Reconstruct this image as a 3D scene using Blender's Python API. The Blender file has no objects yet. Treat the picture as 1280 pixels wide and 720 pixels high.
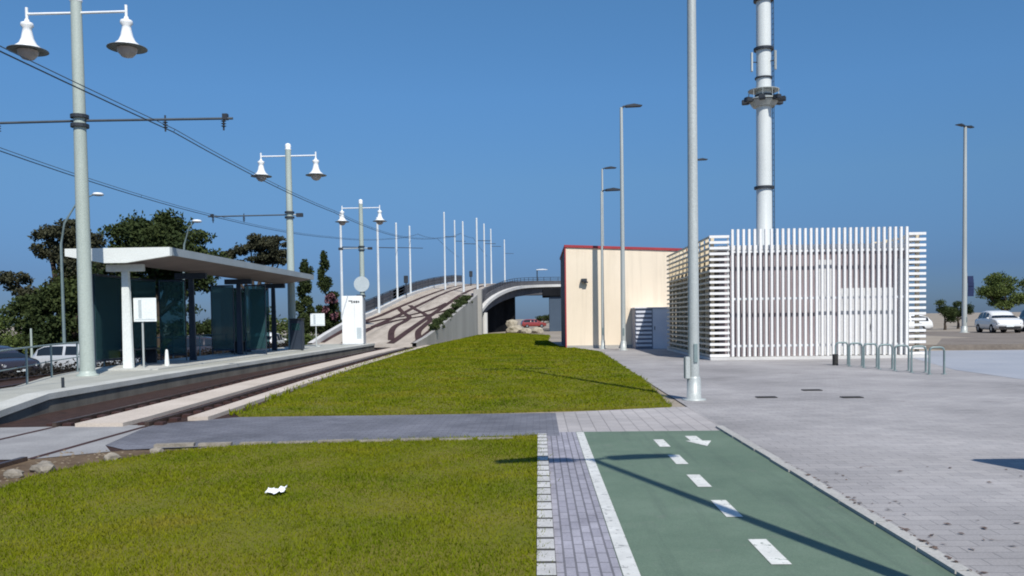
import bpy, bmesh, math, random
import numpy as np
from mathutils import Vector, Matrix, noise
random.seed(7); RNG = np.random.default_rng(11)
PI = math.pi; R = math.radians
scene = bpy.context.scene; COL = scene.collection

# ------------------------------------------------------------------ camera
cam = bpy.data.cameras.new('camera'); camo = bpy.data.objects.new('camera', cam); COL.objects.link(camo)
cam.sensor_width = 36; cam.lens = 1060/1280*36; cam.shift_y = 0.059
cam.clip_start = .05; cam.clip_end = 9000
camo.matrix_world = Matrix.Translation((0, 0, 1.6)) @ Matrix.Rotation(R(1.81), 4, 'Z') @ Matrix.Rotation(PI/2+R(-2.0), 4, 'X') @ Matrix.Rotation(R(-.8), 4, 'Z')
scene.camera = camo

# ------------------------------------------------------------------ light
SUN_EL, SUN_AZ = R(48), R(160)          # azimuth from +Y clockwise: behind the camera, to the right
sd = Vector((math.sin(SUN_AZ)*math.cos(SUN_EL), math.cos(SUN_AZ)*math.cos(SUN_EL), math.sin(SUN_EL)))
sun = bpy.data.lights.new('sun', 'SUN'); sun.energy = 5.0; sun.angle = R(.45); sun.color = (1, .955, .88)
suno = bpy.data.objects.new('sun', sun); COL.objects.link(suno); suno.rotation_euler = sd.to_track_quat('Z', 'Y').to_euler()
w = bpy.data.worlds.new('World'); scene.world = w; w.use_nodes = True
nt = w.node_tree; nt.nodes.clear()
sky = nt.nodes.new('ShaderNodeTexSky'); sky.sky_type = 'NISHITA'; sky.sun_disc = False
sky.sun_elevation = SUN_EL; sky.sun_rotation = SUN_AZ
sky.altitude = 0; sky.air_density = 1.0; sky.dust_density = .35; sky.ozone_density = 3.0
tc = nt.nodes.new('ShaderNodeTexCoord'); sp = nt.nodes.new('ShaderNodeSeparateXYZ')
mr = nt.nodes.new('ShaderNodeValToRGB')
SKYRAMP = [(0, (.135, .215, .42, 1)), (.053, (.152, .240, .445, 1)), (.156, (.287, .424, .56, 1)), (.25, (.353, .553, .707, 1)), (.34, (.387, .62, .76, 1)), (.75, (.60, .78, .92, 1))]
els = mr.color_ramp.elements
els[0].position, els[0].color = SKYRAMP[0]; els[1].position, els[1].color = SKYRAMP[-1]
for p_, c_ in SKYRAMP[1:-1]:
    e = els.new(p_); e.color = c_
mx = nt.nodes.new('ShaderNodeMix'); mx.data_type = 'RGBA'; mx.blend_type = 'MULTIPLY'; mx.inputs[0].default_value = 1
bg = nt.nodes.new('ShaderNodeBackground'); bg.inputs[1].default_value = .15
wo = nt.nodes.new('ShaderNodeOutputWorld')
nt.links.new(tc.outputs['Generated'], sp.inputs[0]); nt.links.new(sp.outputs['Z'], mr.inputs[0])
nt.links.new(sky.outputs[0], mx.inputs['A']); nt.links.new(mr.outputs[0], mx.inputs['B'])
nt.links.new(mx.outputs['Result'], bg.inputs[0]); nt.links.new(bg.outputs[0], wo.inputs[0])
vs = scene.view_settings; vs.view_transform = 'Standard'; vs.look = 'None'; vs.exposure = 0; vs.gamma = 1; vs.use_curve_mapping = False
scene.cycles.use_denoising = True
scene.cycles.filter_width = 1.9
scene.cycles.max_bounces = 6; scene.cycles.transparent_max_bounces = 12

# ------------------------------------------------------------------ materials
def base_mat(name, rough=.8, metal=0., spec=.3):
    m = bpy.data.materials.new(name); m.use_nodes = True
    b = m.node_tree.nodes['Principled BSDF']
    b.inputs['Roughness'].default_value = rough; b.inputs['Metallic'].default_value = metal
    b.inputs['Specular IOR Level'].default_value = spec
    return m, m.node_tree, b
def nz(nt, scale, detail=4, rough=.6, coord='Position', stretch=None):
    if coord == 'Position':
        g = nt.nodes.new('ShaderNodeNewGeometry'); o = g.outputs['Position']
    else:
        g = nt.nodes.new('ShaderNodeTexCoord'); o = g.outputs['Object']
    if stretch:
        mp = nt.nodes.new('ShaderNodeMapping'); mp.inputs['Scale'].default_value = stretch
        nt.links.new(o, mp.inputs[0]); o = mp.outputs[0]
    n = nt.nodes.new('ShaderNodeTexNoise'); n.inputs['Scale'].default_value = scale
    n.inputs['Detail'].default_value = detail; n.inputs['Roughness'].default_value = rough
    nt.links.new(o, n.inputs['Vector']); return n.outputs['Fac']
def ramp(nt, fac, stops):
    r = nt.nodes.new('ShaderNodeValToRGB'); e = r.color_ramp.elements
    e[0].position, e[0].color = stops[0][0], (*stops[0][1], 1)
    e[1].position, e[1].color = stops[-1][0], (*stops[-1][1], 1)
    for p, c in stops[1:-1]:
        q = e.new(p); q.color = (*c, 1)
    nt.links.new(fac, r.inputs[0]); return r.outputs[0]
def mixc(nt, fac, a, b, mode='MIX'):
    m = nt.nodes.new('ShaderNodeMix'); m.data_type = 'RGBA'; m.blend_type = mode
    for s, v in ((m.inputs[0], fac), (m.inputs['A'], a), (m.inputs['B'], b)):
        if isinstance(v, (int, float)): s.default_value = v
        elif isinstance(v, tuple): s.default_value = (*v, 1)
        else: nt.links.new(v, s)
    return m.outputs['Result']
def bump(nt, b, h, strength=.3, dist=.02):
    n = nt.nodes.new('ShaderNodeBump'); n.inputs['Strength'].default_value = strength; n.inputs['Distance'].default_value = dist
    nt.links.new(h, n.inputs['Height']); nt.links.new(n.outputs[0], b.inputs['Normal'])
def NM(name, c1, c2, scale=3., rough=.8, metal=0., bmp=.15, fine=40., dist=.01, spec=.3, stretch=None, coord='Position', lo=.3, hi=.7):
    """two-tone noise material with a fine grain"""
    m, t, b = base_mat(name, rough, metal, spec)
    col = ramp(t, nz(t, scale, 5, .6, coord, stretch), [(lo, c1), (hi, c2)])
    g = nz(t, fine, 3, .6, coord)
    g2 = ramp(t, g, [(.25, (.80, .80, .80)), (.75, (1.16, 1.16, 1.16))])
    col = mixc(t, 1., col, g2, 'MULTIPLY')
    t.links.new(col, b.inputs['Base Color'])
    if bmp: bump(t, b, g, bmp, dist)
    return m
def s(v): return tuple(((x/255)/12.92 if x/255 < .04045 else ((x/255+.055)/1.055)**2.4) for x in v)
def PAVER(name, c1, c2, mortar, bw, bh, msize, big, off=.5, rot=0., stain=None, rough=.75, var=.35, loc=0.):
    m, t, b = base_mat(name, rough, 0, .35)
    g = t.nodes.new('ShaderNodeNewGeometry'); mp = t.nodes.new('ShaderNodeMapping'); mp.inputs['Rotation'].default_value = (0, 0, rot); mp.inputs['Location'].default_value = (0, loc, 0)
    t.links.new(g.outputs['Position'], mp.inputs[0])
    br = t.nodes.new('ShaderNodeTexBrick'); br.offset = off
    br.inputs['Color1'].default_value = (*c1, 1); br.inputs['Color2'].default_value = (*c2, 1); br.inputs['Mortar'].default_value = (*mortar, 1)
    br.inputs['Scale'].default_value = 1; br.inputs['Mortar Size'].default_value = msize; br.inputs['Mortar Smooth'].default_value = .2
    br.inputs['Brick Width'].default_value = bw; br.inputs['Row Height'].default_value = bh; br.inputs['Bias'].default_value = 0
    t.links.new(mp.outputs[0], br.inputs['Vector'])
    v = ramp(t, nz(t, big, 5, .65), [(.25, (1-var,)*3), (.75, (1+var*.55,)*3)])
    col = mixc(t, 1., br.outputs['Color'], v, 'MULTIPLY')
    if stain:
        st = ramp(t, nz(t, stain[1], 6, .7), [(stain[2], (0, 0, 0)), (stain[2]+.08, (1, 1, 1))])
        col = mixc(t, st, col, stain[0])
    bl = ramp(t, nz(t, 1.7, 8, .78), [(.60, (0, 0, 0)), (.74, (.55, .55, .55))])
    col = mixc(t, bl, col, tuple(x*.55 for x in c2))
    gr = ramp(t, nz(t, 60, 3), [(.25, (.82,)*3), (.75, (1.15,)*3)])
    col = mixc(t, 1., col, gr, 'MULTIPLY')
    t.links.new(col, b.inputs['Base Color'])
    iv = t.nodes.new('ShaderNodeMath'); iv.operation = 'SUBTRACT'; iv.inputs[0].default_value = 1; t.links.new(br.outputs['Fac'], iv.inputs[1])
    bump(t, b, iv.outputs[0], .4, .006)
    return m
M = {}
M['plaza'] = PAVER('plaza_pavers', (.380, .360, .352), (.325, .310, .306), (.245, .235, .233), .30, .15, .006, .30, stain=((.215, .19, .18), .8, .63), var=.42)
M['band'] = PAVER('pale_band_pavers', (.43, .40, .385), (.38, .355, .345), (.25, .235, .225), .40, .20, .008, .4, rot=PI/2)
M['path'] = PAVER('blue_grey_pavers', (.180, .182, .205), (.145, .146, .168), (.10, .10, .115), .20, .10, .006, .8, var=.45)
M['strip'] = PAVER('strip_pavers', (.345, .335, .375), (.29, .28, .32), (.16, .155, .17), .22, .0745, .008, 1.3, off=.5, rot=PI/2, var=.4)
M['apron'] = NM('pale_blue_concrete', (.285, .305, .345), (.35, .365, .395), .35, .7, bmp=.1)
M['kerbstrip'] = PAVER('kerb_blocks', (.58, .57, .55), (.47, .46, .44), (.07, .065, .055), .3, .5, .028, 2.0, off=0, rot=PI/2, loc=.25, stain=((.2, .18, .15), 5., .60))
def cracks(t, scale, width, mask_scale, mask_lo):
    g = t.nodes.new('ShaderNodeNewGeometry'); n = t.nodes.new('ShaderNodeTexNoise'); n.inputs['Scale'].default_value = 2.2; n.inputs['Detail'].default_value = 5
    t.links.new(g.outputs['Position'], n.inputs['Vector'])
    mv = t.nodes.new('ShaderNodeMix'); mv.data_type = 'VECTOR'; mv.inputs[0].default_value = .28
    t.links.new(g.outputs['Position'], mv.inputs['A']); t.links.new(n.outputs['Color'], mv.inputs['B'])
    v = t.nodes.new('ShaderNodeTexVoronoi'); v.feature = 'DISTANCE_TO_EDGE'; v.inputs['Scale'].default_value = scale
    t.links.new(mv.outputs['Result'], v.inputs['Vector'])
    line = ramp(t, v.outputs['Distance'], [(width*.4, (1, 1, 1)), (width, (0, 0, 0))])
    mk = ramp(t, nz(t, mask_scale, 3), [(mask_lo, (0, 0, 0)), (mask_lo+.08, (1, 1, 1))])
    return mixc(t, 1., line, mk, 'MULTIPLY')
def lane_mat():
    m, t, b = base_mat('green_lane_coating', .75, 0, .35)
    c = ramp(t, nz(t, .8, 7, .7), [(.25, (.088, .134, .094)), (.5, (.116, .168, .118)), (.75, (.150, .205, .150))])
    c = mixc(t, 1., c, ramp(t, nz(t, 90, 3, .7), [(.25, (.78,)*3), (.75, (1.2,)*3)]), 'MULTIPLY')
    st = ramp(t, nz(t, 3., 7, .75), [(.58, (0, 0, 0)), (.70, (.6, .6, .6))])
    c = mixc(t, st, c, (.17, .18, .155))
    ty = ramp(t, nz(t, 1.6, 5, .7, stretch=(2.6, .14, 1)), [(.52, (0, 0, 0)), (.70, (.42, .42, .42))])
    c = mixc(t, ty, c, (.062, .085, .068))
    t.links.new(c, b.inputs['Base Color']); bump(t, b, nz(t, 120, 3), .25, .004); return m
M['lane'] = lane_mat()
def paint_mat(name, col, under, th):
    m, t, b = base_mat(name, .6, 0, .4)
    st = ramp(t, nz(t, 14., 7, .75), [(th, (0, 0, 0)), (th+.06, (1, 1, 1))])
    c = mixc(t, st, col, under)
    c = mixc(t, 1., c, ramp(t, nz(t, 5, 4), [(.25, (.76,)*3), (.75, (1.06,)*3)]), 'MULTIPLY')
    t.links.new(c, b.inputs['Base Color']); return m
M['paint'] = paint_mat('white_road_paint', (.70, .70, .65), (.15, .19, .15), .575)
M['edgepaint'] = paint_mat('worn_white_line', (.64, .64, .60), (.26, .26, .25), .565)
M['crossing'] = NM('grey_crossing_concrete', (.23, .225, .225), (.33, .325, .32), 1.3, .85, bmp=.25)
M['concrete'] = NM('concrete', (.34, .33, .31), (.44, .43, .40), .7, .85, bmp=.2)
M['slab'] = NM('pinkish_track_concrete', (.46, .395, .33), (.58, .505, .43), .9, .85, bmp=.2)
M['rampslab'] = NM('stained_ramp_concrete', (.31, .265, .215), (.50, .44, .37), .8, .9, bmp=.2, stretch=(1.6, .35, 1))
M['coping'] = NM('platform_coping', (.42, .42, .38), (.54, .54, .50), 1.2, .8, bmp=.15)
M['platform'] = NM('platform_paving', (.33, .33, .29), (.42, .42, .37), 1., .85, bmp=.2)
M['wallgrime'] = NM('grimy_platform_wall', (.11, .098, .08), (.22, .20, .165), 1.2, .9, bmp=.3, stretch=(1, 1, .3))
M['trackbed'] = NM('dark_track_bed', (.022, .012, .010), (.060, .032, .025), 5., .95, bmp=.6, dist=.03)
M['rail'] = NM('rail_steel', (.10, .065, .05), (.16, .12, .10), 8., .45, .7, bmp=0)
M['groove'] = NM('dark_groove', (.034, .016, .014), (.068, .034, .031), 1., .9, bmp=.2)
M['soil'] = NM('dry_soil', (.075, .048, .028), (.17, .12, .072), 2.5, .95, bmp=.6, fine=22, dist=.03)
M['stone'] = NM('pale_stone', (.17, .15, .12), (.33, .295, .245), 9., .9, bmp=.4)
M['clodpale'] = NM('tan_boulder', (.30, .26, .19), (.44, .39, .30), 2., .95, bmp=.5, fine=8, dist=.05)
M['clod'] = NM('brown_clods', (.10, .075, .05), (.26, .21, .15), 9., .95, bmp=.4)
M['sand'] = NM('sandy_ground', (.25, .21, .165), (.33, .285, .23), .06, .95, bmp=.3, fine=6)
M['bank'] = NM('brown_gravel_bank', (.16, .135, .115), (.23, .20, .17), .4, .95, bmp=.4, fine=9)
M['asphalt'] = NM('asphalt', (.045, .045, .048), (.065, .064, .066), 1.5, .9, bmp=.2)
M['wallconc'] = NM('ramp_wall_concrete', (.30, .29, .27), (.40, .385, .36), .35, .9, bmp=.2, stretch=(1, 1, .35))
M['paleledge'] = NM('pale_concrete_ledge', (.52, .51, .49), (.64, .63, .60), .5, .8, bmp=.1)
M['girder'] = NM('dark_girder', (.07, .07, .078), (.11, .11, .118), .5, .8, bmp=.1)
M['pier'] = NM('pier_shade_black', (.010, .011, .013), (.020, .021, .024), .5, 1., bmp=.1, spec=0.)  # near black: the shade under the flyover is put into the colour
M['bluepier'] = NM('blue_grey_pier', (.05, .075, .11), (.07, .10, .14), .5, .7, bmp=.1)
M['polegrey'] = NM('galvanised_pole', (.38, .41, .40), (.50, .53, .51), 1.2, .45, .15, bmp=.03, stretch=(1, 1, .2), spec=.5)
M['polegreen'] = NM('pale_green_painted_pole', (.33, .385, .345), (.43, .485, .44), 1., .45, 0, bmp=.03, stretch=(1, 1, .2), spec=.5)
M['polewhite'] = NM('pale_painted_pole', (.56, .61, .64), (.66, .70, .72), 1.5, .5, 0, bmp=.03)
M['lampwhite'] = NM('white_lamp_shade', (.76, .78, .78), (.84, .85, .85), 3., .35, 0, bmp=.02, spec=.5)
M['darkmetal'] = NM('dark_metal', (.030, .036, .046), (.055, .062, .072), 3., .5, .3, bmp=.05)
M['wire'] = NM('weathered_wire', (.07, .085, .10), (.10, .12, .14), 3., .6, .3, bmp=.0)
M['disc'] = NM('grey_lamp_disc', (.13, .145, .15), (.19, .205, .21), 3., .5, 0, bmp=.02)
M['bowl'] = NM('smoked_lamp_bowl', (.38, .34, .33), (.46, .42, .40), 3., .25, 0, bmp=.0, spec=.5)
M['mast'] = NM('pale_mast_paint', (.56, .59, .58), (.68, .71, .69), .8, .4, 0, bmp=.04, stretch=(1, 1, .15), spec=.5)
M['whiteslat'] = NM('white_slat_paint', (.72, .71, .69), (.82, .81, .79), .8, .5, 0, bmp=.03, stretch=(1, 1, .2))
M['creamslat'] = NM('cream_slat_paint', (.60, .51, .36), (.72, .62, .46), .8, .6, 0, bmp=.05)
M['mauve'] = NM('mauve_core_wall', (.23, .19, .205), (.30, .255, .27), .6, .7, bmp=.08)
M['palewall'] = NM('pale_inner_wall', (.52, .53, .55), (.62, .63, .64), .6, .7, bmp=.08)
def cream_mat():
    m, t, b = base_mat('cream_render', .88, 0, .2)
    c = ramp(t, nz(t, .35, 5, .6), [(.3, (.755, .645, .50)), (.7, (.82, .71, .56))])
    sk = ramp(t, nz(t, 1.5, 6, .7, stretch=(2.2, 2.2, .10)), [(.50, (0, 0, 0)), (.78, (.42, .42, .42))])
    c = mixc(t, sk, c, (.50, .42, .32)); c = mixc(t, 1., c, ramp(t, nz(t, 40, 4), [(.25, (.93,)*3), (.75, (1.05,)*3)]), 'MULTIPLY')
    t.links.new(c, b.inputs['Base Color']); bump(t, b, nz(t, 60, 4), .12, .01); return m
M['cream'] = cream_mat()
M['darkside'] = NM('side_shade_and_roof_grey', (.06, .06, .085), (.09, .09, .12), .4, .7, bmp=.1)  # shade on the cream building's left wall put into the colour; also its roof
M['redtrim'] = NM('red_roof_trim', (.30, .035, .045), (.38, .05, .055), 1., .5, bmp=.05)
M['vent'] = NM('vent_cabinet_paint', (.60, .63, .70), (.70, .73, .78), 1., .5, bmp=.05)
M['ventdark'] = NM('vent_slat_grey', (.20, .22, .28), (.28, .30, .36), 1., .6, bmp=.05)
M['roofwhite'] = NM('white_shelter_fascia', (.66, .69, .66), (.76, .79, .76), .8, .55, bmp=.05)
M['roofgrey'] = NM('grey_roof_and_edge_shade', (.30, .34, .36), (.38, .42, .44), .8, .5, bmp=.05)  # shade on the shelter roof's long edges put into the grey; also the roof sheet
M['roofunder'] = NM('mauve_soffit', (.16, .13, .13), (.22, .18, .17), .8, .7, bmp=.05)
M['darkpost'] = NM('dark_blue_and_column_shade', (.028, .040, .062), (.045, .06, .085), 1., .45, .2, bmp=.03)  # real dark parts, plus rear shelter columns with their shade as colour
M['signwhite'] = NM('white_sign_panel', (.72, .77, .76), (.80, .84, .83), 1., .4, bmp=.0)
M['signgrey'] = NM('grey_sign_print', (.42, .48, .50), (.50, .56, .58), 3., .4, bmp=.0)
M['cabinet'] = NM('white_cabinet', (.78, .79, .77), (.86, .87, .85), .8, .4, bmp=.02, spec=.5)
M['cabside'] = NM('grey_cabinet_side', (.40, .42, .45), (.48, .50, .52), .8, .5, bmp=.02)
M['rack'] = NM('grey_green_rack_paint', (.17, .235, .235), (.24, .30, .30), 4., .45, .2, bmp=.03)
M['bark'] = NM('bark', (.045, .034, .026), (.085, .066, .05), 4., .95, bmp=.8, dist=.05, stretch=(1, 1, .2))
M['rubber'] = NM('tyre_rubber', (.015, .015, .016), (.028, .028, .03), 8., .8, bmp=.05)
M['rim'] = NM('alloy_rim', (.34, .35, .36), (.46, .47, .48), 8., .35, .7, bmp=0)
M['cloth'] = NM('blue_banner', (.012, .022, .07), (.02, .035, .10), 2., .8, bmp=.1)
M['litter'] = NM('white_paper', (.74, .75, .76), (.82, .83, .84), 10., .7, bmp=.1)
M['leaflitter'] = NM('brown_dry_leaf', (.085, .06, .05), (.15, .105, .085), 20., .9, bmp=.0)
M['iron'] = NM('iron_grate', (.035, .033, .032), (.06, .058, .055), 20., .6, .4, bmp=.1)
M['tile'] = NM('terracotta_roof', (.24, .07, .045), (.33, .11, .07), .6, .9, bmp=.1)
def car_paint(name, c):
    m = NM(name, tuple(x*.93 for x in c), c, 1.5, .25, 0, bmp=.0, spec=.5)
    m.node_tree.nodes['Principled BSDF'].inputs['Coat Weight'].default_value = .6
    return m
M['carwhite'] = car_paint('white_car_paint', (.78, .78, .76)); M['carsilver'] = car_paint('silver_car_paint', (.46, .48, .50))
M['cardark'] = car_paint('dark_car_paint', (.030, .026, .032)); M['carteal'] = car_paint('teal_car_paint', (.05, .14, .20)); M['carred'] = car_paint('red_car_paint', (.26, .04, .035))
M['carglass'], _t, _b = base_mat('car_glass', .08, 0, .6); _b.inputs['Base Color'].default_value = (.012, .016, .020, 1)
M['headlight'], _t, _b = base_mat('headlight_lens', .1, 0, .6); _b.inputs['Base Color'].default_value = (.6, .62, .64, 1)
def glass_mat():
    m = bpy.data.materials.new('teal_shelter_glass'); m.use_nodes = True; t = m.node_tree; t.nodes.clear()
    tr = t.nodes.new('ShaderNodeBsdfTransparent'); tr.inputs[0].default_value = (.40, .56, .58, 1)
    gl = t.nodes.new('ShaderNodeBsdfGlossy'); gl.inputs['Roughness'].default_value = .03; gl.inputs[0].default_value = (.8, .9, .9, 1)
    df = t.nodes.new('ShaderNodeBsdfDiffuse'); df.inputs[0].default_value = (.07, .17, .185, 1)
    fr = t.nodes.new('ShaderNodeFresnel'); fr.inputs[0].default_value = 1.45
    a = t.nodes.new('ShaderNodeMixShader'); a.inputs[0].default_value = .34
    b = t.nodes.new('ShaderNodeMixShader'); o = t.nodes.new('ShaderNodeOutputMaterial')
    t.links.new(tr.outputs[0], a.inputs[1]); t.links.new(df.outputs[0], a.inputs[2])
    t.links.new(fr.outputs[0], b.inputs[0]); t.links.new(a.outputs[0], b.inputs[1]); t.links.new(gl.outputs[0], b.inputs[2])
    t.links.new(b.outputs[0], o.inputs[0]); return m
M['glass'] = glass_mat()
def leaf_mat(name, stops, scale=.9, trans=.12, v=(.65, 1.4)):
    m, t, b = base_mat(name, .75, 0, .08)
    c = ramp(t, nz(t, scale, 6 if 'grass' in name else 3, .68), stops)
    c = mixc(t, 1., c, ramp(t, nz(t, 9, 2, .6), [(.25, (v[0],)*3), (.75, (v[1],)*3)]), 'MULTIPLY')
    t.links.new(c, b.inputs['Base Color'])
    tl = t.nodes.new('ShaderNodeBsdfTranslucent'); t.links.new(c, tl.inputs[0])
    ms = t.nodes.new('ShaderNodeMixShader'); ms.inputs[0].default_value = trans
    o = [n for n in t.nodes if n.type == 'OUTPUT_MATERIAL'][0]
    t.links.new(b.outputs[0], ms.inputs[1]); t.links.new(tl.outputs[0], ms.inputs[2]); t.links.new(ms.outputs[0], o.inputs[0])
    return m
M['leafdark'] = leaf_mat('dark_evergreen_leaves', [(.3, (.022, .036, .014)), (.7, (.060, .078, .026))], .5)
M['leafgrey'] = leaf_mat('grey_green_leaves', [(.3, (.030, .034, .021)), (.7, (.074, .074, .043))], .5)
M['leafolive'] = leaf_mat('olive_leaves', [(.3, (.05, .075, .02)), (.7, (.12, .15, .045))], .6)
M['leafpink'] = leaf_mat('pink_blossom', [(.3, (.12, .055, .065)), (.7, (.25, .12, .14))], 1.5)
M['leafhedge'] = leaf_mat('dark_hedge_leaves', [(.3, (.012, .012, .010)), (.7, (.028, .022, .018))], 1.)
M['verge'] = NM('dark_grassy_verge', (.035, .042, .018), (.075, .075, .035), .5, .95, bmp=.4, fine=9)
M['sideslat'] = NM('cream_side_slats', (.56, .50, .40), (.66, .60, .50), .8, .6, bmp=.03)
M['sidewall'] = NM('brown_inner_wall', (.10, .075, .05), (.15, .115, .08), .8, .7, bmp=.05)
GR = [(.27, (.074, .114, .003)), (.42, (.126, .162, .004)), (.55, (.172, .190, .006)), (.64, (.205, .192, .014)), (.76, (.23, .176, .045))]
M['grass'] = leaf_mat('grass_blades', GR, .55, .22, (.85, 1.2))
M['lawnsoil'] = NM('lawn_turf', (.105, .120, .005), (.165, .140, .022), .7, .95, bmp=.5, fine=30, dist=.03)

# ------------------------------------------------------------------ mesh helpers
class MB:
    def __init__(self): self.v = []; self.f = []; self.smooth = []
    def add(self, vs, fs, smooth=False):
        n = len(self.v); self.v += [tuple(x) for x in vs]
        for f in fs: self.f.append(tuple(i+n for i in f)); self.smooth.append(smooth)
        return self
    def box(self, c, size, rz=0., M4=None):
        x, y, z = (k/2 for k in size); vs = [(sx*x, sy*y, sz*z) for sz in (-1, 1) for sx, sy in ((-1, -1), (1, -1), (1, 1), (-1, 1))]
        m = Matrix.Translation(c) @ Matrix.Rotation(rz, 4, 'Z') if M4 is None else M4
        vs = [m @ Vector(p) for p in vs]
        return self.add(vs, [(3, 2, 1, 0), (4, 5, 6, 7), (0, 1, 5, 4), (1, 2, 6, 5), (2, 3, 7, 6), (3, 0, 4, 7)])
    def bx(self, x0, x1, y0, y1, z0, z1): return self.box(((x0+x1)/2, (y0+y1)/2, (z0+z1)/2), (x1-x0, y1-y0, z1-z0))
    def tube(self, pts, r, n=12, caps=True):
        pts = [Vector(p) for p in pts]; rs = r if isinstance(r, (list, tuple)) else [r]*len(pts); rings = []
        for i, p in enumerate(pts):
            d = (pts[min(i+1, len(pts)-1)]-pts[max(i-1, 0)]).normalized()
            u = d.cross(Vector((0, 0, 1)) if abs(d.z) < .95 else Vector((0, 1, 0))).normalized(); v = u.cross(d)
            rings.append([p+rs[i]*(math.cos(2*PI*k/n)*u+math.sin(2*PI*k/n)*v) for k in range(n)])
        vs = [q for ring in rings for q in ring]; fs = []
        for i in range(len(pts)-1):
            for k in range(n):
                a, b = i*n+k, i*n+(k+1) % n; fs.append((a, a+n, b+n, b))
        self.add(vs, fs, True)
        if caps: self.add(rings[0], [tuple(range(n))]); self.add(rings[-1], [tuple(reversed(range(n)))])
        return self
    def lathe(self, prof, c=(0, 0, 0), n=24, smooth=True):
        vs = []; fs = []
        for r, z in prof: vs += [(c[0]+r*math.cos(2*PI*k/n), c[1]+r*math.sin(2*PI*k/n), c[2]+z) for k in range(n)]
        for i in range(len(prof)-1):
            for k in range(n):
                a, b = i*n+k, i*n+(k+1) % n; fs.append((a, b, b+n, a+n))
        self.add(vs, fs, smooth)
        if prof[0][0] > 1e-3: self.add(vs[:n], [tuple(reversed(range(n)))])
        if prof[-1][0] > 1e-3: self.add(vs[-n:], [tuple(range(n))])
        return self
    def prism(self, poly, axis, a, b):
        """polygon in the plane across axis ('x','y','z'), extruded from a to b"""
        def p3(p, t): return {'x': (t, p[0], p[1]), 'y': (p[0], t, p[1]), 'z': (p[0], p[1], t)}[axis]
        n = len(poly); vs = [p3(p, a) for p in poly]+[p3(p, b) for p in poly]
        fs = [tuple(range(n)), tuple(reversed(range(n, 2*n)))]+[(i, i+n, (i+1) % n+n, (i+1) % n) for i in range(n)]
        return self.add(vs, fs)
    def ribbon(self, L, Rr, z=0.):
        vs = []; fs = []
        for a, b in zip(L, Rr):
            vs += [(a[0], a[1], (a[2] if len(a) > 2 else 0)+z), (b[0], b[1], (b[2] if len(b) > 2 else 0)+z)]
        for i in range(len(L)-1): fs.append((2*i, 2*i+1, 2*i+3, 2*i+2))
        return self.add(vs, fs)
    def mesh(self, name, bevel=0, recalc=True):
        me = bpy.data.meshes.new(name); me.from_pydata(self.v, [], self.f)
        me.polygons.foreach_set('use_smooth', self.smooth)
        if recalc or bevel:
            bm = bmesh.new(); bm.from_mesh(me)
            if bevel:
                bmesh.ops.remove_doubles(bm, verts=bm.verts, dist=1e-5)
            bmesh.ops.recalc_face_normals(bm, faces=bm.faces)
            if bevel:
                ed = [e for e in bm.edges if len(e.link_faces) == 2 and e.calc_face_angle(0) > R(50)]
                bmesh.ops.bevel(bm, geom=ed, offset=bevel, segments=2, affect='EDGES', clamp_overlap=True)
            bm.to_mesh(me); bm.free()
        return me
def obj(name, mb, m, parent=None, bevel=0, recalc=True):
    me = mb.mesh(name, bevel, recalc) if isinstance(mb, MB) else mb
    me.materials.clear(); me.materials.append(M[m]); o = bpy.data.objects.new(name, me); COL.objects.link(o)
    if parent is not None: o.parent = parent
    return o
def tag(o, label, cat, group=None, kind=None):
    o['label'] = label; o['category'] = cat
    if group: o['group'] = group
    if kind: o['kind'] = kind
    return o
def thing(name, label, cat, loc=(0, 0, 0), rz=0., group=None):
    o = bpy.data.objects.new(name, None); o.empty_display_size = .3; COL.objects.link(o); o.location = loc; o.rotation_euler = (0, 0, rz)
    return tag(o, label, cat, group)
def struct(name, mb, m, recalc=True):
    o = obj(name, mb, m, recalc=recalc); o['kind'] = 'structure'; return o
def dup(root, loc, label, rz=None):
    def cp(o, par):
        c = o.copy(); COL.objects.link(c)
        if par is not None: c.parent = par
        for ch in list(o.children): cp(ch, c)
        return c
    c = cp(root, None); c.location = loc; c['label'] = label
    if rz is not None: c.rotation_euler = (0, 0, rz)
    return c
def lerp(a, b, t): return a+(b-a)*t
def itp(tab, y):
    ys = [t[0] for t in tab]; return [float(np.interp(y, ys, [t[k] for t in tab])) for k in range(1, len(tab[0]))]
def smooth_poly(pts, n=6):
    """Catmull-Rom through points"""
    P = [Vector(p) for p in pts]; out = []
    for i in range(len(P)-1):
        p0, p1, p2, p3 = P[max(i-1, 0)], P[i], P[i+1], P[min(i+2, len(P)-1)]
        for k in range(n):
            t = k/n; out.append(.5*((2*p1)+(p2-p0)*t+(2*p0-5*p1+4*p2-p3)*t*t+(3*p1-p0-3*p2+p3)*t**3))
    return out+[P[-1]]
def flat(poly, z=0.): return MB().add([(x, y, z) for x, y in poly], [tuple(range(len(poly)))])

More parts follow.
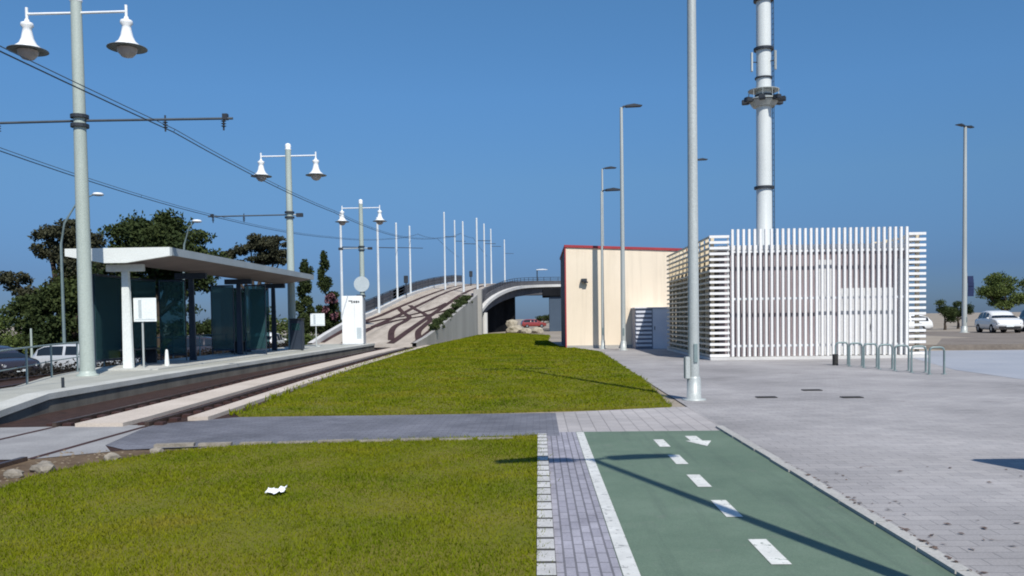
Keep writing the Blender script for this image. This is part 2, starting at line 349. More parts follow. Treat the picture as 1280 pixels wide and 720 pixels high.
# ================================================================== SETTING
def ground():
    xs = [-3500, -900, -300, -120, -60, -40, -30, -24, -20, -17.6, -16.4, -15.6, -14, -6, 0, 8, 15, 20, 26, 32, 40, 60, 120, 300, 900, 3500]
    ys = [-400, -60, -20, 0, 15, 30, 34.5, 36.6, 37.2, 42, 50, 60, 80, 100, 140, 200, 400, 1000, 3500]
    def h(x, y):
        z = -.02
        if x <= -16.4: z = -.75
        if x >= 15 and y >= 37.2: z = .20
        return z
    vs = [(x, y, h(x, y)) for y in ys for x in xs]; n = len(xs)
    return MB().add(vs, [(j*n+i, j*n+i+1, (j+1)*n+i+1, (j+1)*n+i) for j in range(len(ys)-1) for i in range(n-1)])
struct('ground', ground(), 'sand')
struct('verge', flat([(-400, -60), (-16.45, -60), (-16.45, 130), (-60, 160), (-400, 160)], -.748), 'verge')
struct('street', flat([(-34, -20), (-18.2, -20), (-18.2, 130), (-34, 130)], -.744), 'asphalt')
struct('car_park', flat([(24, 47), (90, 47), (90, 64), (24, 64)], .206), 'bank')
struct('plaza', flat([(2.62, -12), (40, -12), (40, 34.4), (17, 36.6), (15, 37), (15, 46), (7, 48), (1.2, 48), (2.85, 39.5), (2.62, 15.05)], 0), 'plaza')
struct('concrete_apron', flat([(11.2, 16.6), (40, 17.2), (40, 34.2), (17, 36.4), (15.5, 36), (13.4, 31), (11.6, 24)], .004), 'apron')
struct('brown_bank', flat([(17.2, 37.25), (40, 34.6), (90, 34.6), (90, 47), (22, 47)], .207), 'bank')
kb = MB().prism([(15.2, 36.95), (17, 36.72), (40, 34.5), (90, 34.5), (90, 34.8), (40, 34.8), (17.1, 37.02), (15.2, 37.25)], 'z', -.02, .235)
struct('lot_kerb', kb, 'bank')
struct('crossing_band', flat([(.27, 11.86), (2.62, 11.86), (2.62, 15.05), (2.4, 15.05), (.27, 14.32)], .001), 'band')
struct('footpath', flat([(-5.3, 10.6), (-2.6, 11.17), (.27, 11.52), (.27, 14.3), (-5.1, 14.15), (-6.15, 13.2), (-5.75, 11)], .002), 'path')
struct('track_crossing', flat([(-11.5, 9.6), (-6.1, 9.9), (-5.4, 10.45), (-5.75, 11), (-6.15, 13.2), (-9.2, 12.95), (-11.5, 13)], .0035), 'crossing')
struct('paver_strip', flat([(.095, -6), (.50, -6), (.50, 11.86), (.27, 11.86), (.27, 11.5), (.095, 11.5)], .003), 'strip')
struct('bike_lane', flat([(.50, -6), (2.52, -6), (2.52, 11.86), (.50, 11.86)], .004), 'lane')
struct('lane_edge_line', flat([(.505, -6), (.61, -6), (.61, 11.8), (.505, 11.8)], .008), 'edgepaint')
dm = MB()
for y in (-1.8, -.55, .7, 1.95, 3.2, 4.45, 5.42, 6.72, 7.92, 9.16, 10.40):
    dm.add([(1.47, y, .008), (1.60, y, .008), (1.60, y+.62, .008), (1.47, y+.62, .008)], [(0, 1, 2, 3)])
struct('lane_dashes', dm, 'paint')
ar = MB().add([(x, y, .008) for x, y in [(2.08, 11.32), (1.93, 11.32), (1.93, 10.88), (1.86, 10.88), (2.05, 10.42), (2.19, 10.88), (2.08, 10.88)]], [(0, 1, 2, 6), (3, 4, 5), (2, 3, 5, 6)][:2])
struct('lane_arrow', ar, 'paint')
# raised kerbs
struct('lawn_kerb', MB().bx(-.03, .09, -6, 11.5, -.02, .035), 'kerbstrip')
rk = MB()
y = -6
while y < 11.8:
    l = random.uniform(.5, .8); rk.box((2.57+random.uniform(-.006, .006), y+l/2, .006), (.10, l-.02, .05), random.uniform(-.008, .008)); y += l
struct('lane_kerb', rk, 'concrete')
sk = MB()
for i in range(9):
    x0 = -4.75+i*.52; sk.box((x0, 10.82+.12*i*.36+random.uniform(-.03, .03), .01), (.50-.1*random.random(), .10+.05*random.random(), .05+.02*random.random()), .14+random.uniform(-.05, .05))
struct('broken_path_kerb', sk, 'stone')
# lawns
LAWN1 = [(-.03, -6), (-.03, 11.45), (-1.2, 11.25), (-2.6, 11.0), (-3.9, 10.75), (-4.6, 10.3), (-5.1, 9.45), (-5.32, 8.7), (-5.22, 7.6), (-5.1, 5.5), (-5.1, -6)]
LAWN2 = [(2.3, 15.0), (2.62, 22), (2.72, 30), (2.82, 39.5), (1.1, 47.5), (.6, 60), (1.0, 78), (-3, 92), (-6.0, 88), (-6.3, 70), (-6.75, 50), (-6.5, 40), (-6.15, 30), (-5.75, 22), (-5.15, 14.3), (-2.2, 14.25)]
def inside(poly, x, y):
    r = np.zeros(len(x), bool); n = len(poly)
    for i in range(n):
        (x1, y1), (x2, y2) = poly[i], poly[(i+1) % n]
        c = ((y1 > y) != (y2 > y)) & (x < (x2-x1)*(y-y1)/(y2-y1+1e-12)+x1); r ^= c
    return r
def hump(x, y): return .03+.04*np.clip((y-25)/30, 0, 1)*np.clip((3-x)/3, 0, 1)*np.clip((x+6.8)/2, 0, 1)
def lawn(name, poly, zf):
    bm = bmesh.new(); vs = [bm.verts.new((x, y, 0)) for x, y in poly]; bm.faces.new(vs)
    ys = [p[1] for p in poly]; xs = [p[0] for p in poly]
    for k in np.arange(min(ys)+2, max(ys), 2.5): bmesh.ops.bisect_plane(bm, geom=bm.verts[:]+bm.edges[:]+bm.faces[:], plane_co=(0, k, 0), plane_no=(0, 1, 0))
    for k in np.arange(min(xs)+.7, max(xs), 1.): bmesh.ops.bisect_plane(bm, geom=bm.verts[:]+bm.edges[:]+bm.faces[:], plane_co=(k, 0, 0), plane_no=(1, 0, 0))
    for v in bm.verts: v.co.z = float(zf(np.array(v.co.x), np.array(v.co.y)))
    ed = [e for e in bm.edges if len(e.link_faces) == 1]
    r = bmesh.ops.extrude_edge_only(bm, edges=ed)
    for g in r['geom']:
        if isinstance(g, bmesh.types.BMVert): g.co.z = -.03
    bmesh.ops.recalc_face_normals(bm, faces=bm.faces)
    me = bpy.data.meshes.new(name); bm.to_mesh(me); bm.free()
    o = obj(name, me, 'lawnsoil'); o['kind'] = 'structure'; return o
lawn('lawn', LAWN1, lambda x, y: .018+0*x); lawn('far_lawn', LAWN2, hump)
def blades(poly, bands, zf):
    V = []; 
    for (y0, y1, dens, hh, ww) in bands:
        xs = [p[0] for p in poly]; n = int((max(xs)-min(xs))*(y1-y0)*dens)
        x = RNG.uniform(min(xs), max(xs), n); y = RNG.uniform(y0, y1, n); k = inside(poly, x, y); x, y = x[k], y[k]; n = len(x)
        cl = .5+.5*np.sin(x*3.1+1.3*np.sin(y*1.7))*np.sin(y*2.3+np.sin(x*2.9)); h = hh*(.5+.6*RNG.random(n))*(.6+.75*cl); a = RNG.uniform(0, 2*PI, n)
        wv = ww*(.6+.8*RNG.random(n)); lx, ly = RNG.normal(0, .5, n)*h, RNG.normal(0, .5, n)*h; z = zf(x, y)-.004
        dx, dy = np.cos(a)*wv/2, np.sin(a)*wv/2
        V.append(np.stack([np.stack([x-dx, y-dy, z], 1), np.stack([x+dx, y+dy, z], 1), np.stack([x+lx, y+ly, z+h], 1)], 1))
    P_ = np.array(poly+[poly[0]])                                     # ragged fringe along the edge
    for a_, b_ in zip(P_[:-1], P_[1:]):
        L_ = np.hypot(*(b_-a_)); near = min(a_[1], b_[1]) < 20; n = int(L_*(170 if near else 40)); t_ = RNG.random(n); nn = np.array([-(b_-a_)[1], (b_-a_)[0]])/L_
        o_ = RNG.normal(0, .028, n)*(1+1.2*np.sin(t_*L_*2.1)**2); x = a_[0]+(b_-a_)[0]*t_+nn[0]*o_; y = a_[1]+(b_-a_)[1]*t_+nn[1]*o_; k = y > 3; x, y = x[k], y[k]; n = len(x)
        h = RNG.uniform(.02, .065, n); a = RNG.uniform(0, 2*PI, n); w_ = .012 if near else .03; dx, dy = np.cos(a)*w_/2, np.sin(a)*w_/2; lx, ly = RNG.normal(0, .6, n)*h, RNG.normal(0, .6, n)*h; z = x*0+.004
        V.append(np.stack([np.stack([x-dx, y-dy, z], 1), np.stack([x+dx, y+dy, z], 1), np.stack([x+lx, y+ly, z+h], 1)], 1))
    return np.concatenate(V).reshape(-1, 3)
def trimesh(name, co, m, nv=3):
    me = bpy.data.meshes.new(name); n = len(co); k = n//nv
    me.vertices.add(n); me.vertices.foreach_set('co', co.astype(np.float32).ravel())
    me.loops.add(n); me.loops.foreach_set('vertex_index', np.arange(n, dtype=np.int32))
    me.polygons.add(k); me.polygons.foreach_set('loop_start', np.arange(0, n, nv, dtype=np.int32)); me.polygons.foreach_set('loop_total', np.full(k, nv, np.int32))
    me.update(calc_edges=True); me.materials.append(M[m]); return me
def grass(poly, bands, zf, label):
    me = trimesh('grass', blades(poly, bands, zf), 'grass'); o = bpy.data.objects.new('grass', me); COL.objects.link(o); tag(o, label, 'grass', kind='stuff')
grass(LAWN1, [(3.2, 6.5, 4200, .030, .009), (6.5, 11.5, 3200, .030, .011)], lambda x, y: .018+0*x, 'short yellow green grass on the near lawn beside the kerb')
grass(LAWN2, [(14.2, 22, 900, .036, .022), (22, 40, 330, .042, .04), (40, 90, 90, .055, .09)], hump, 'short yellow green grass on the far lawn beside the tracks')
# dry grass fringe and weeds along the track strip
wl = []
for i in range(260):
    yy = random.uniform(14.4, 46); xx = itp([(14, -5.1), (22, -5.75), (30, -6.15), (40, -6.5), (50, -6.75)], yy)[0]-random.uniform(.0, .28)
    for k in range(7):
        a = random.uniform(0, 2*PI); h = random.uniform(.05, .13); wl += [(xx+.012, yy, 0), (xx-.012, yy, 0), (xx+.05*math.cos(a), yy+.05*math.sin(a), h)]
me = trimesh('weeds', np.array(wl), 'grass'); o = bpy.data.objects.new('weeds', me); COL.objects.link(o); tag(o, 'thin straggly weeds along the concrete edge of the tram track', 'weeds', kind='stuff')

# ------------------------------------------------------------------ track
TR = [(-8, -6.75), (6, -6.8), (10.5, -6.82), (14, -6.86), (18, -7.06), (22, -7.28), (30, -7.58), (40, -7.87), (52, -8.05)]
YS = [-8, 0, 6, 9.8, 11.5, 13, 14, 16, 18, 20, 22, 26, 30, 35, 40, 46, 52]
def off(d, ys=YS, z=0.): return [(itp(TR, y)[0]+d, y, z) for y in ys]
struct('track_bed', MB().ribbon(off(-2.35), off(1.75), -.006), 'trackbed')
y2 = [y for y in YS if y >= 13]
sl = MB()
def strip_solid(mb, d0, d1, ys, z0, z1, fa=off):
    L0, R0, L1, R1 = fa(d0, ys, z0), fa(d1, ys, z0), fa(d0, ys, z1), fa(d1, ys, z1)
    mb.ribbon(L1, R1); mb.ribbon(L0, L1); mb.ribbon(R1, R0)
    mb.add([L0[0], R0[0], R1[0], L1[0]], [(0, 1, 2, 3)]); mb.add([L0[-1], R0[-1], R1[-1], L1[-1]], [(3, 2, 1, 0)])
strip_solid(sl, -.42, .34, y2, -.02, .06); struct('track_slab', sl, 'slab')
sl = MB(); strip_solid(sl, 1.06, 1.40, [13.75]+y2[1:], -.02, .06); struct('track_edge_strip', sl, 'slab')
rl = thing('tram_track', 'rusty embedded tram rails in dark grooves at the foot of the platform', 'tram track')
for d in (-.75, .72):
    mb = MB(); strip_solid(mb, d-.035, d+.035, [y for y in YS if y < 10], -.01, .05); strip_solid(mb, d-.035, d+.035, [y for y in YS if y >= 13], -.01, .075)
    obj('rail', mb, 'rail', rl)
# clips beside the rails
ck = MB()
for d in (-.75, .72):
    for k in range(70): yv = 13.2+k*.55; ck.box((itp(TR, yv)[0]+d+.13, yv, .02), (.14, .16, .05)); ck.box((itp(TR, yv)[0]+d-.13, yv, .02), (.14, .16, .05))
obj('rail_clip', ck, 'groove', rl)['kind'] = 'stuff'
cg = MB()
for d in (-.75, .72): cg.ribbon(off(d-.05, [9.9, 11.5, 12.98]), off(d+.04, [9.9, 11.5, 12.98]), .0075)
obj('crossing_groove', cg, 'groove', rl)
# soil and rocks at the broken lawn corner
struct('bare_soil', flat([(-6.0, 6.2), (-5.16, 6.6), (-5.30, 8.7), (-5.1, 9.5), (-4.6, 10.35), (-4.3, 10.66), (-5.3, 10.55), (-6.15, 9.85)], -.0005), 'soil')
def rock(c, r, seed, m='stone'):
    bm = bmesh.new(); bmesh.ops.create_icosphere(bm, subdivisions=2, radius=1)
    sx, sy, sz = r*random.uniform(.8, 1.3), r*random.uniform(.7, 1.1), r*random.uniform(.45, .8); rz = random.uniform(0, PI)
    for v in bm.verts:
        k = 1+.35*noise.noise(v.co*1.6+Vector((seed*3.7, 0, 0))); q = Vector((v.co.x*sx*k, v.co.y*sy*k, v.co.z*sz*k)); q.rotate(Matrix.Rotation(rz, 3, 'Z')); v.co = q
    me = bpy.data.meshes.new('rock'); bm.to_mesh(me); bm.free(); o = obj('rock', me, m); o.location = c; return o
RK = [((-5.45, 9.1, .03), .13, 'largest dark stone in the soil by the lawn corner'), ((-5.05, 9.8, .03), .09, 'pale stone beside the lawn corner curve'), ((-5.55, 8.72, .03), .10, 'dark flat stone at the left end of the soil patch'), ((-4.75, 10.3, .025), .08, 'pale flat stone between the soil and footpath kerb')]
for i, (c, r, l) in enumerate(RK): tag(rock(c, r, i), l, 'rock', 'stones at the bare lawn corner')
gv = []
for i in range(300):
    x, yv = random.uniform(-6.1, -4.4), random.uniform(7, 10.6)
    if x > -5.3 and yv < 9.4-.0*(x): continue
    r = random.uniform(.010, .026); gv.append((x, yv, r))
gm = MB()
for x, yv, r in gv:
    gm.lathe([(0, -r*.3), (r*random.uniform(.8, 1.2), r*.1), (r*.6, r*.6), (0, r*.75)], (x, yv, .0), 6, False)
tag(obj('gravel', gm, 'clod'), 'loose gravel scattered on the bare soil by the lawn corner', 'gravel', kind='stuff')

# ------------------------------------------------------------------ platform
PR = [(10.6, -8.35, -10.9), (12.2, -8.62, -10.75), (15.2, -8.98, -10.65), (17, -9.06, -10.75), (20, -9.17, -11.9), (24, -9.24, -12.9), (30, -9.2, -13.0), (38, -9.15, -12.9), (46.5, -9.05, -12.4)]
def pz(y): return float(np.interp(y, [10.6, 12.2, 15.2, 60], [.03, .13, .35, .35]))
pys = [10.6, 11.4, 12.2, 13.2, 14.2, 15.2, 16, 17, 18.5, 20, 22, 24, 27, 30, 34, 38, 42, 46.5]
pt, pc, pw = MB(), MB(), MB()
Rt = [(itp(PR, q)[0], q, pz(q)) for q in pys]; Lt = [(itp(PR, q)[1], q, pz(q)) for q in pys]
inn = [(a[0]-.42, a[1], a[2]) for a in Rt]
pt.ribbon(Lt, inn); struct('platform', pt, 'platform')
a, b = [(p[0], p[1], p[2]+.004) for p in inn], [(p[0]+.02, p[1], p[2]+.004) for p in Rt]
c, d = [(p[0], p[1], p[2]-.11) for p in b], [(p[0], p[1], p[2]-.11) for p in a]
pc.ribbon(a, b); pc.ribbon(b, c); pc.ribbon(c, d); pc.add([a[0], b[0], c[0], d[0]], [(0, 1, 2, 3)]); pc.add([a[-1], b[-1], c[-1], d[-1]], [(0, 1, 2, 3)])
struct('platform_coping', pc, 'coping')
wt = [(p[0]-.012, p[1], p[2]-.05) for p in Rt]; wb = [(p[0], p[1], -.05) for p in wt]; lt2 = [(p[0], p[1], p[2]-.002) for p in Lt]; lb = [(p[0], p[1], -.05) for p in Lt]
pw.ribbon(wt, wb); pw.ribbon(lb, lt2); pw.add([wt[0], wb[0], lb[0], lt2[0]], [(0, 1, 2, 3)]); pw.add([wt[-1], wb[-1], lb[-1], lt2[-1]], [(0, 1, 2, 3)])
struct('platform_wall', pw, 'wallgrime')
# left track bed
LT = [(-6, -13.2), (12, -13.3), (18, -13.9), (24, -14.7), (40, -14.6), (52, -13.6)]
lys = [-6, 6, 12, 18, 24, 32, 40, 46, 52]
def offl(d, ys=lys, z=0.): return [(itp(LT, q)[0]+d, q, z) for q in ys]
struct('rear_track_bed', MB().ribbon(offl(-1.5), offl(1.5), -.004), 'trackbed')
rl2 = thing('tram_track', 'tram rails on the far side of the platform behind the shelter', 'tram track')
for dd in (-.72, .72):
    mb = MB(); strip_solid(mb, dd-.035, dd+.035, lys, -.01, .07, offl); obj('rail', mb, 'rail', rl2)

# ------------------------------------------------------------------ ramp and viaduct
DK = [(48, -13.2, .10, -6.95, .06), (52, -13.3, .6, -6.9, .30), (58, -13.4, 1.3, -6.75, .85), (68, -13.6, 2.05, -6.55, 1.9), (80, -13.7, 3.25, -6.2, 3.25), (87, -13.7, 3.95, -5.95, 4.1), (95, -13.6, 4.65, -5.6, 4.9), (105, -13.2, 5.5, -4.6, 5.8), (112, -12.6, 6.05, -3.2, 6.25), (120, -12.0, 6.6, -.3, 6.65), (127, -11.4, 6.9, 4.5, 6.9)]
def dk(u, yv, dz=0.):
    xl, zl, xr, zr = itp(DK, yv); return (lerp(xl, xr, u), yv, lerp(zl, zr, u)+dz)
dys = [48, 50, 52, 55, 58, 61, 64.5, 68, 71, 74, 77, 80, 83.5, 87, 91, 95, 100, 105, 108.5, 112, 116, 120, 123.5, 127]
rd = MB()
for k in range(8): rd.ribbon([dk(k/8, q) for q in dys], [dk((k+1)/8, q) for q in dys])
struct('ramp_deck', rd, 'rampslab')
rw = thing('ramp', 'long concrete ramp wall rising to the viaduct beyond the far lawn', 'ramp')
wys = dys[:13]+[87.5]
wm = MB().ribbon([dk(1, q, .25) for q in wys], [(dk(1, q)[0], q, -.1) for q in wys]); wm.ribbon([dk(1, q, .25) for q in wys], [(dk(1, q)[0]-.25, q, dk(1, q)[2]+.25) for q in wys]); wm.ribbon([(dk(1, q)[0]-.25, q, dk(1, q)[2]+.25) for q in wys], [(dk(1, q)[0]-.25, q, dk(1, q)[2]-.05) for q in wys])
e = dk(1, 87.5); wm.add([(e[0], 87.5, -.1), (e[0], 87.5, e[2]+.25), (e[0]-5, 87.5, e[2]-.3), (e[0]-5, 87.5, -.1)], [(0, 1, 2, 3)])
obj('side_wall', wm, 'wallconc', rw)
wm = MB().ribbon([dk(0, q, -.02) for q in dys], [(dk(0, q)[0], q, -.8) for q in dys]); obj('side_wall', wm, 'wallconc', rw)
km = MB()
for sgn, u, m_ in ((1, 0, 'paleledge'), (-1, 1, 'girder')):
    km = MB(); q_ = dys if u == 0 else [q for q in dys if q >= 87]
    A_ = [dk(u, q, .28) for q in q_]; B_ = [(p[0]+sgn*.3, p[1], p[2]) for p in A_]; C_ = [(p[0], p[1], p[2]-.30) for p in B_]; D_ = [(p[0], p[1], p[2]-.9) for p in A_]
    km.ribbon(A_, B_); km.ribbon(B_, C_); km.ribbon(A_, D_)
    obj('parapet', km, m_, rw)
# abutment pillar pale
obj('abutment_pillar', MB().bx(-6.45, -5.65, 84.6, 86.0, -.1, 4.6), 'wallconc', rw, .03)
def rail_on_deck(us, wid=.30, dz=.006):
    P = smooth_poly([(u, q, 0) for u, q in us], 8); L = []; Rr = []
    for p in P:
        c = dk(p.x, p.y, dz); L.append((c[0]-wid/2, c[1], c[2])); Rr.append((c[0]+wid/2, c[1], c[2]))
    return L, Rr
tk = thing('tram_track', 'pair of dark tram tracks with a crossover climbing the concrete ramp', 'tram track')
def uof(x, yv):
    xl, _, xr, _ = itp(DK, yv); return (x-xl)/(xr-xl)
def addrail(name, pts, dz, wid=.46):
    L, Rr = rail_on_deck([(uof(x, q), q) for x, q in pts], wid, dz); obj(name, MB().ribbon(L, Rr), 'groove', tk, recalc=False)
for x in (0, 1.42): addrail('rail_groove', [(-12.95+x, 50), (-12.75+x, 62), (-12.4+x, 75), (-11.7+x, 88), (-11.0+x, 101), (-9.8+x, 115), (-8.2+x, 126)], .020)
for x in (0, 1.42): addrail('rail_groove', [(-8.8+x, 50), (-8.75+x, 60), (-8.6+x, 70), (-8.3+x, 80), (-7.8+x, 92), (-6.8+x, 105), (-4.6+x, 116), (-1.5+x, 126)], .020)
addrail('crossover_groove', [(-9.05, 51.8), (-9.75, 56), (-10.04, 59.5), (-9.95, 63), (-10.2, 66.7), (-11.35, 70.6), (-12.45, 75)], .030, .42)
addrail('crossover_groove', [(-7.3, 51.6), (-8.06, 56.7), (-8.17, 61.2), (-8.25, 64.5), (-9.13, 68.5), (-10.59, 73), (-11.67, 77)], .030, .42)
addrail('crossover_groove', [(-12.7, 58), (-12.0, 63), (-10.4, 68), (-9.1, 73), (-8.5, 79)], .038, .42)
addrail('crossover_groove', [(-11.3, 58), (-10.7, 63), (-9.0, 68), (-7.6, 73), (-7.0, 79)], .038, .42)
# railing on the left edge of the ramp
def railing(name, label, pts, h, step, mname, cat='railing', r=.025, panel=None):
    t = thing(name, label, cat, pts[0]); P0 = Vector(pts[0]); Q = [Vector(p)-P0 for p in pts]
    tb = MB(); tb.tube([q+Vector((0, 0, h)) for q in Q], r, 8); obj('handrail', tb, mname, t)
    tb = MB()
    for k in ((.5,) if h < 1 else (.33, .66)): tb.tube([q+Vector((0, 0, h*k)) for q in Q], r*.7, 6)
    obj('mid_rail', tb, mname, t)
    L = 0; segs = []
    for a_, b_ in zip(Q[:-1], Q[1:]): segs.append((a_, b_, (b_-a_).length)); L += segs[-1][2]
    n = max(1, round(L/step)); 
    for i in range(n+1):
        d_ = L*i/n
        for a_, b_, l_ in segs:
            if d_ <= l_+1e-6:
                p = a_.lerp(b_, min(1, d_/l_)); break
            d_ -= l_
        obj('post', MB().tube([p, p+Vector((0, 0, h+.02))], r*1.15, 8), mname, t)
    if panel:
        pm = MB(); pm.ribbon([q+Vector((0, 0, h*.93)) for q in Q], [q+Vector((0, 0, .08)) for q in Q]); pm.ribbon([q+Vector((0, .02, h*.93)) for q in Q], [q+Vector((0, .02, .08)) for q in Q]); obj('infill_panel', pm, panel, t)
    return t
railing('railing', 'dark railing along the left edge of the ramp', [dk(0, q, .28) for q in (62, 68, 74, 80, 87, 95, 100, 105, 112, 120, 127)], 1.0, 4, 'darkmetal', r=.04, panel='girder')
# flyover bending right behind the cream building
NE = smooth_poly([(-5.95, 87, 2.35), (-5.35, 91.5, 3.5), (-4.5, 96, 4.42), (-3.2, 104, 5.35), (-1.3, 112, 5.98), (3.1, 118, 6.3), (12, 121, 6.38), (26, 122, 6.38), (50, 122, 6.38)], 6)
def inset(p, i):  # horizontal normal pointing away from the near edge
    a_, b_ = NE[max(i-1, 0)], NE[min(i+1, len(NE)-1)]; t_ = Vector((b_.x-a_.x, b_.y-a_.y, 0)).normalized(); return Vector((-t_.y, t_.x, 0))
NR = [inset(p, i) for i, p in enumerate(NE)]
fo = thing('flyover', 'curved road flyover on dark piers with a pale edge ledge beside the cream building', 'bridge')
def curve_sec(sec, mname, name):
    mb = MB(); n = len(sec); rows = [[NE[i]+NR[i]*o_+Vector((0, 0, z_)) for o_, z_ in sec] for i in range(len(NE))]
    vs = [q for r_ in rows for q in r_]; fs = []
    for i in range(len(NE)-1):
        for k in range(n): fs.append((i*n+k, i*n+(k+1) % n, (i+1)*n+(k+1) % n, (i+1)*n+k))
    fs += [tuple(range(n)), tuple((len(NE)-1)*n+k for k in reversed(range(n)))]
    return obj(name, mb.add(vs, fs), mname, fo)
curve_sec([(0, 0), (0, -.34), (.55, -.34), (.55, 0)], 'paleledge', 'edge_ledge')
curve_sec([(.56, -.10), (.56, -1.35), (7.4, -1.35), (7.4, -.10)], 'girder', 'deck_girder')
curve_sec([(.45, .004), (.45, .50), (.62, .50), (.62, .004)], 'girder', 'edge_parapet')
rr = MB()
for k in (.75, 1.0): rr.tube([NE[i]+NR[i]*.53+Vector((0, 0, k)) for i in range(12, len(NE))], .035, 6)
for i in range(12, len(NE), 1): q = NE[i]+NR[i]*.53; rr.tube([q+Vector((0, 0, .45)), q+Vector((0, 0, 1.0))], .03, 6)
obj('edge_railing', rr, 'darkmetal', fo)
pm = MB()
for i, o_ in ((26, 5.2), (33, 5.0)):
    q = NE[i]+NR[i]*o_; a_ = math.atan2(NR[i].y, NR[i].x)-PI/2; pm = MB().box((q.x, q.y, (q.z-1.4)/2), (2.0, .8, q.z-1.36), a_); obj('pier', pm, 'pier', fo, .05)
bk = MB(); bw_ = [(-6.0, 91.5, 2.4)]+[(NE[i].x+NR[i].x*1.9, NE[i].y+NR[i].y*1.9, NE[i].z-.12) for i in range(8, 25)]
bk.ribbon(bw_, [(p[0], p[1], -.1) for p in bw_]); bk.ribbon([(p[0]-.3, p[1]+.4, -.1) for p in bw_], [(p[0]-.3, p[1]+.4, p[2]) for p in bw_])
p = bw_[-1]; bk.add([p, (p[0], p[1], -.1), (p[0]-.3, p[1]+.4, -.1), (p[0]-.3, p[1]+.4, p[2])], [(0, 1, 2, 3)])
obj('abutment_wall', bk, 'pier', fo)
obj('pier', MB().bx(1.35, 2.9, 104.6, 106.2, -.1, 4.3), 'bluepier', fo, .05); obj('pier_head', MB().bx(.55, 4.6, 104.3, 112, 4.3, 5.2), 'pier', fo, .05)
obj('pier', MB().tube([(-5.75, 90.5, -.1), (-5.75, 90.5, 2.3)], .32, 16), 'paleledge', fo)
# pale rubble under the flyover
for i, (c, r, l) in enumerate([((-2.6, 92, .4), .95, 'pale boulder under the flyover, nearest the dark wall'), ((-1.3, 91, .25), .75, 'pale boulder lying in the middle under the flyover opening'), ((-.15, 92, .25), .6, 'smaller pale boulder at the right under the flyover opening'), ((-2.9, 94.5, 1.0), .8, 'tall pale boulder leaning behind the others under the flyover')]):
    tag(rock(c, r, 20+i, 'clodpale'), l, 'rock', 'boulders under the flyover')

# ------------------------------------------------------------------ cream building
def beige():
    t = thing('cream_building', 'plain cream rendered building with a red roof edge behind the slatted kiosk', 'building', (1.44, 44.4, 0))
    W, D = 6.35, 9.5; hl, hr = 5.28, 4.98; Z0 = -.02
    wl_ = MB().prism([(0, Z0), (W, Z0), (W, hr), (0, hl)], 'y', 0, .3); obj('front_wall', wl_, 'cream', t)
    wl_ = MB().prism([(0, Z0), (W, Z0), (W, hr), (0, hl)], 'y', D-.3, D); obj('rear_wall', wl_, 'cream', t)
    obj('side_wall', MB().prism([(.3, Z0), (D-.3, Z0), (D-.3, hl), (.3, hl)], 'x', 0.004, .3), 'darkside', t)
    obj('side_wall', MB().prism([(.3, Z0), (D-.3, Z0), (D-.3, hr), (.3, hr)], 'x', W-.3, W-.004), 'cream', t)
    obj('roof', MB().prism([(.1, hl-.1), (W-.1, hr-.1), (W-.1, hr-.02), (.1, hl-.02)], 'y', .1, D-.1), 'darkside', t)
    tr = MB(); tr.prism([(-.05, hl), (W+.05, hr), (W+.05, hr+.13), (-.05, hl+.13)], 'y', -.06, .33); tr.prism([(-.05, hl), (.33, hl), (.33, hl+.13), (-.05, hl+.13)], 'y', .33, D); tr.prism([(W-.33, hr), (W+.05, hr), (W+.05, hr+.13), (W-.33, hr+.13)], 'y', .33, D)
    obj('roof_trim', tr, 'redtrim', t)
    obj('corner_trim', MB().bx(-.035, .03, -.03, .04, Z0, hl), 'redtrim', t)
    lf = MB().box((.95, -.16, 3.55), (.30, .26, .16)); lf.box((.95, -.05, 3.55), (.12, .10, .10)); lf.box((1.05, -.18, 3.44), (.2, .2, .08)); obj('wall_light', lf, 'darkmetal', t, .01)
    jl = MB(); obj('wall_base', MB().bx(-.02, W, -.02, 0.0, Z0, .16), 'concrete', t)
    return t
beige()
# louvred vent cabinet at the foot of the building
vt = thing('vent_cabinet', 'pale louvred vent cabinet against the cream building', 'cabinet', (4.85, 42.6, 0))
obj('body', MB().bx(0, 1.75, .06, 1.78, 0, 2.02), 'ventdark', vt)
vs_ = MB()
for i in range(9): vs_.box((.42, .02, .18+i*.21), (.78, .08, .10))
obj('louvre', vs_, 'vent', vt); obj('door', MB().bx(.86, 1.75, 0, .055, 0, 2.02), 'vent', vt, .01)
obj('door_handle', MB().bx(.94, .97, -.04, -.003, .95, 1.12), 'darkmetal', vt); obj('lid', MB().bx(-.04, 1.79, -.04, 1.79, 2.023, 2.08), 'vent', vt, .01)

# ------------------------------------------------------------------ slatted kiosk
KA = R(.3)
kt = thing('slatted_kiosk', 'white slatted kiosk with vertical front slats and horizontal corner slats', 'kiosk', (6.2, 30.9, 0), KA)
KW, KD, KH = 7.72, 9.9, 4.55
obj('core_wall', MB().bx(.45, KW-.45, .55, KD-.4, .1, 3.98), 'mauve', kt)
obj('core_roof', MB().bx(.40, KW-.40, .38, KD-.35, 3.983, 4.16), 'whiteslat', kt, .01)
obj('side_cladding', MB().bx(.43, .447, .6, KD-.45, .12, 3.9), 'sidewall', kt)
obj('door', MB().bx(4.8, 6.9, .515, .547, .12, 2.55), 'palewall', kt); obj('door_handle', MB().bx(5.95, 5.99, .44, .512, 1.05, 1.25), 'darkmetal', kt)
for a_, b_ in ((4.0, 4.6), (6.95, 7.2)): obj('pale_panel', MB().bx(a_, b_, .52, .547, .12, 3.6), 'palewall', kt)
fs_ = MB(); x0, x1 = .76, 7.06; n_ = 32
for i in range(n_): x = lerp(x0+.05, x1-.05, i/(n_-1)); fs_.bx(x-.040, x+.040, -.09, .02, .12, 4.70)
obj('front_slats', fs_, 'whiteslat', kt)
fb_ = MB()
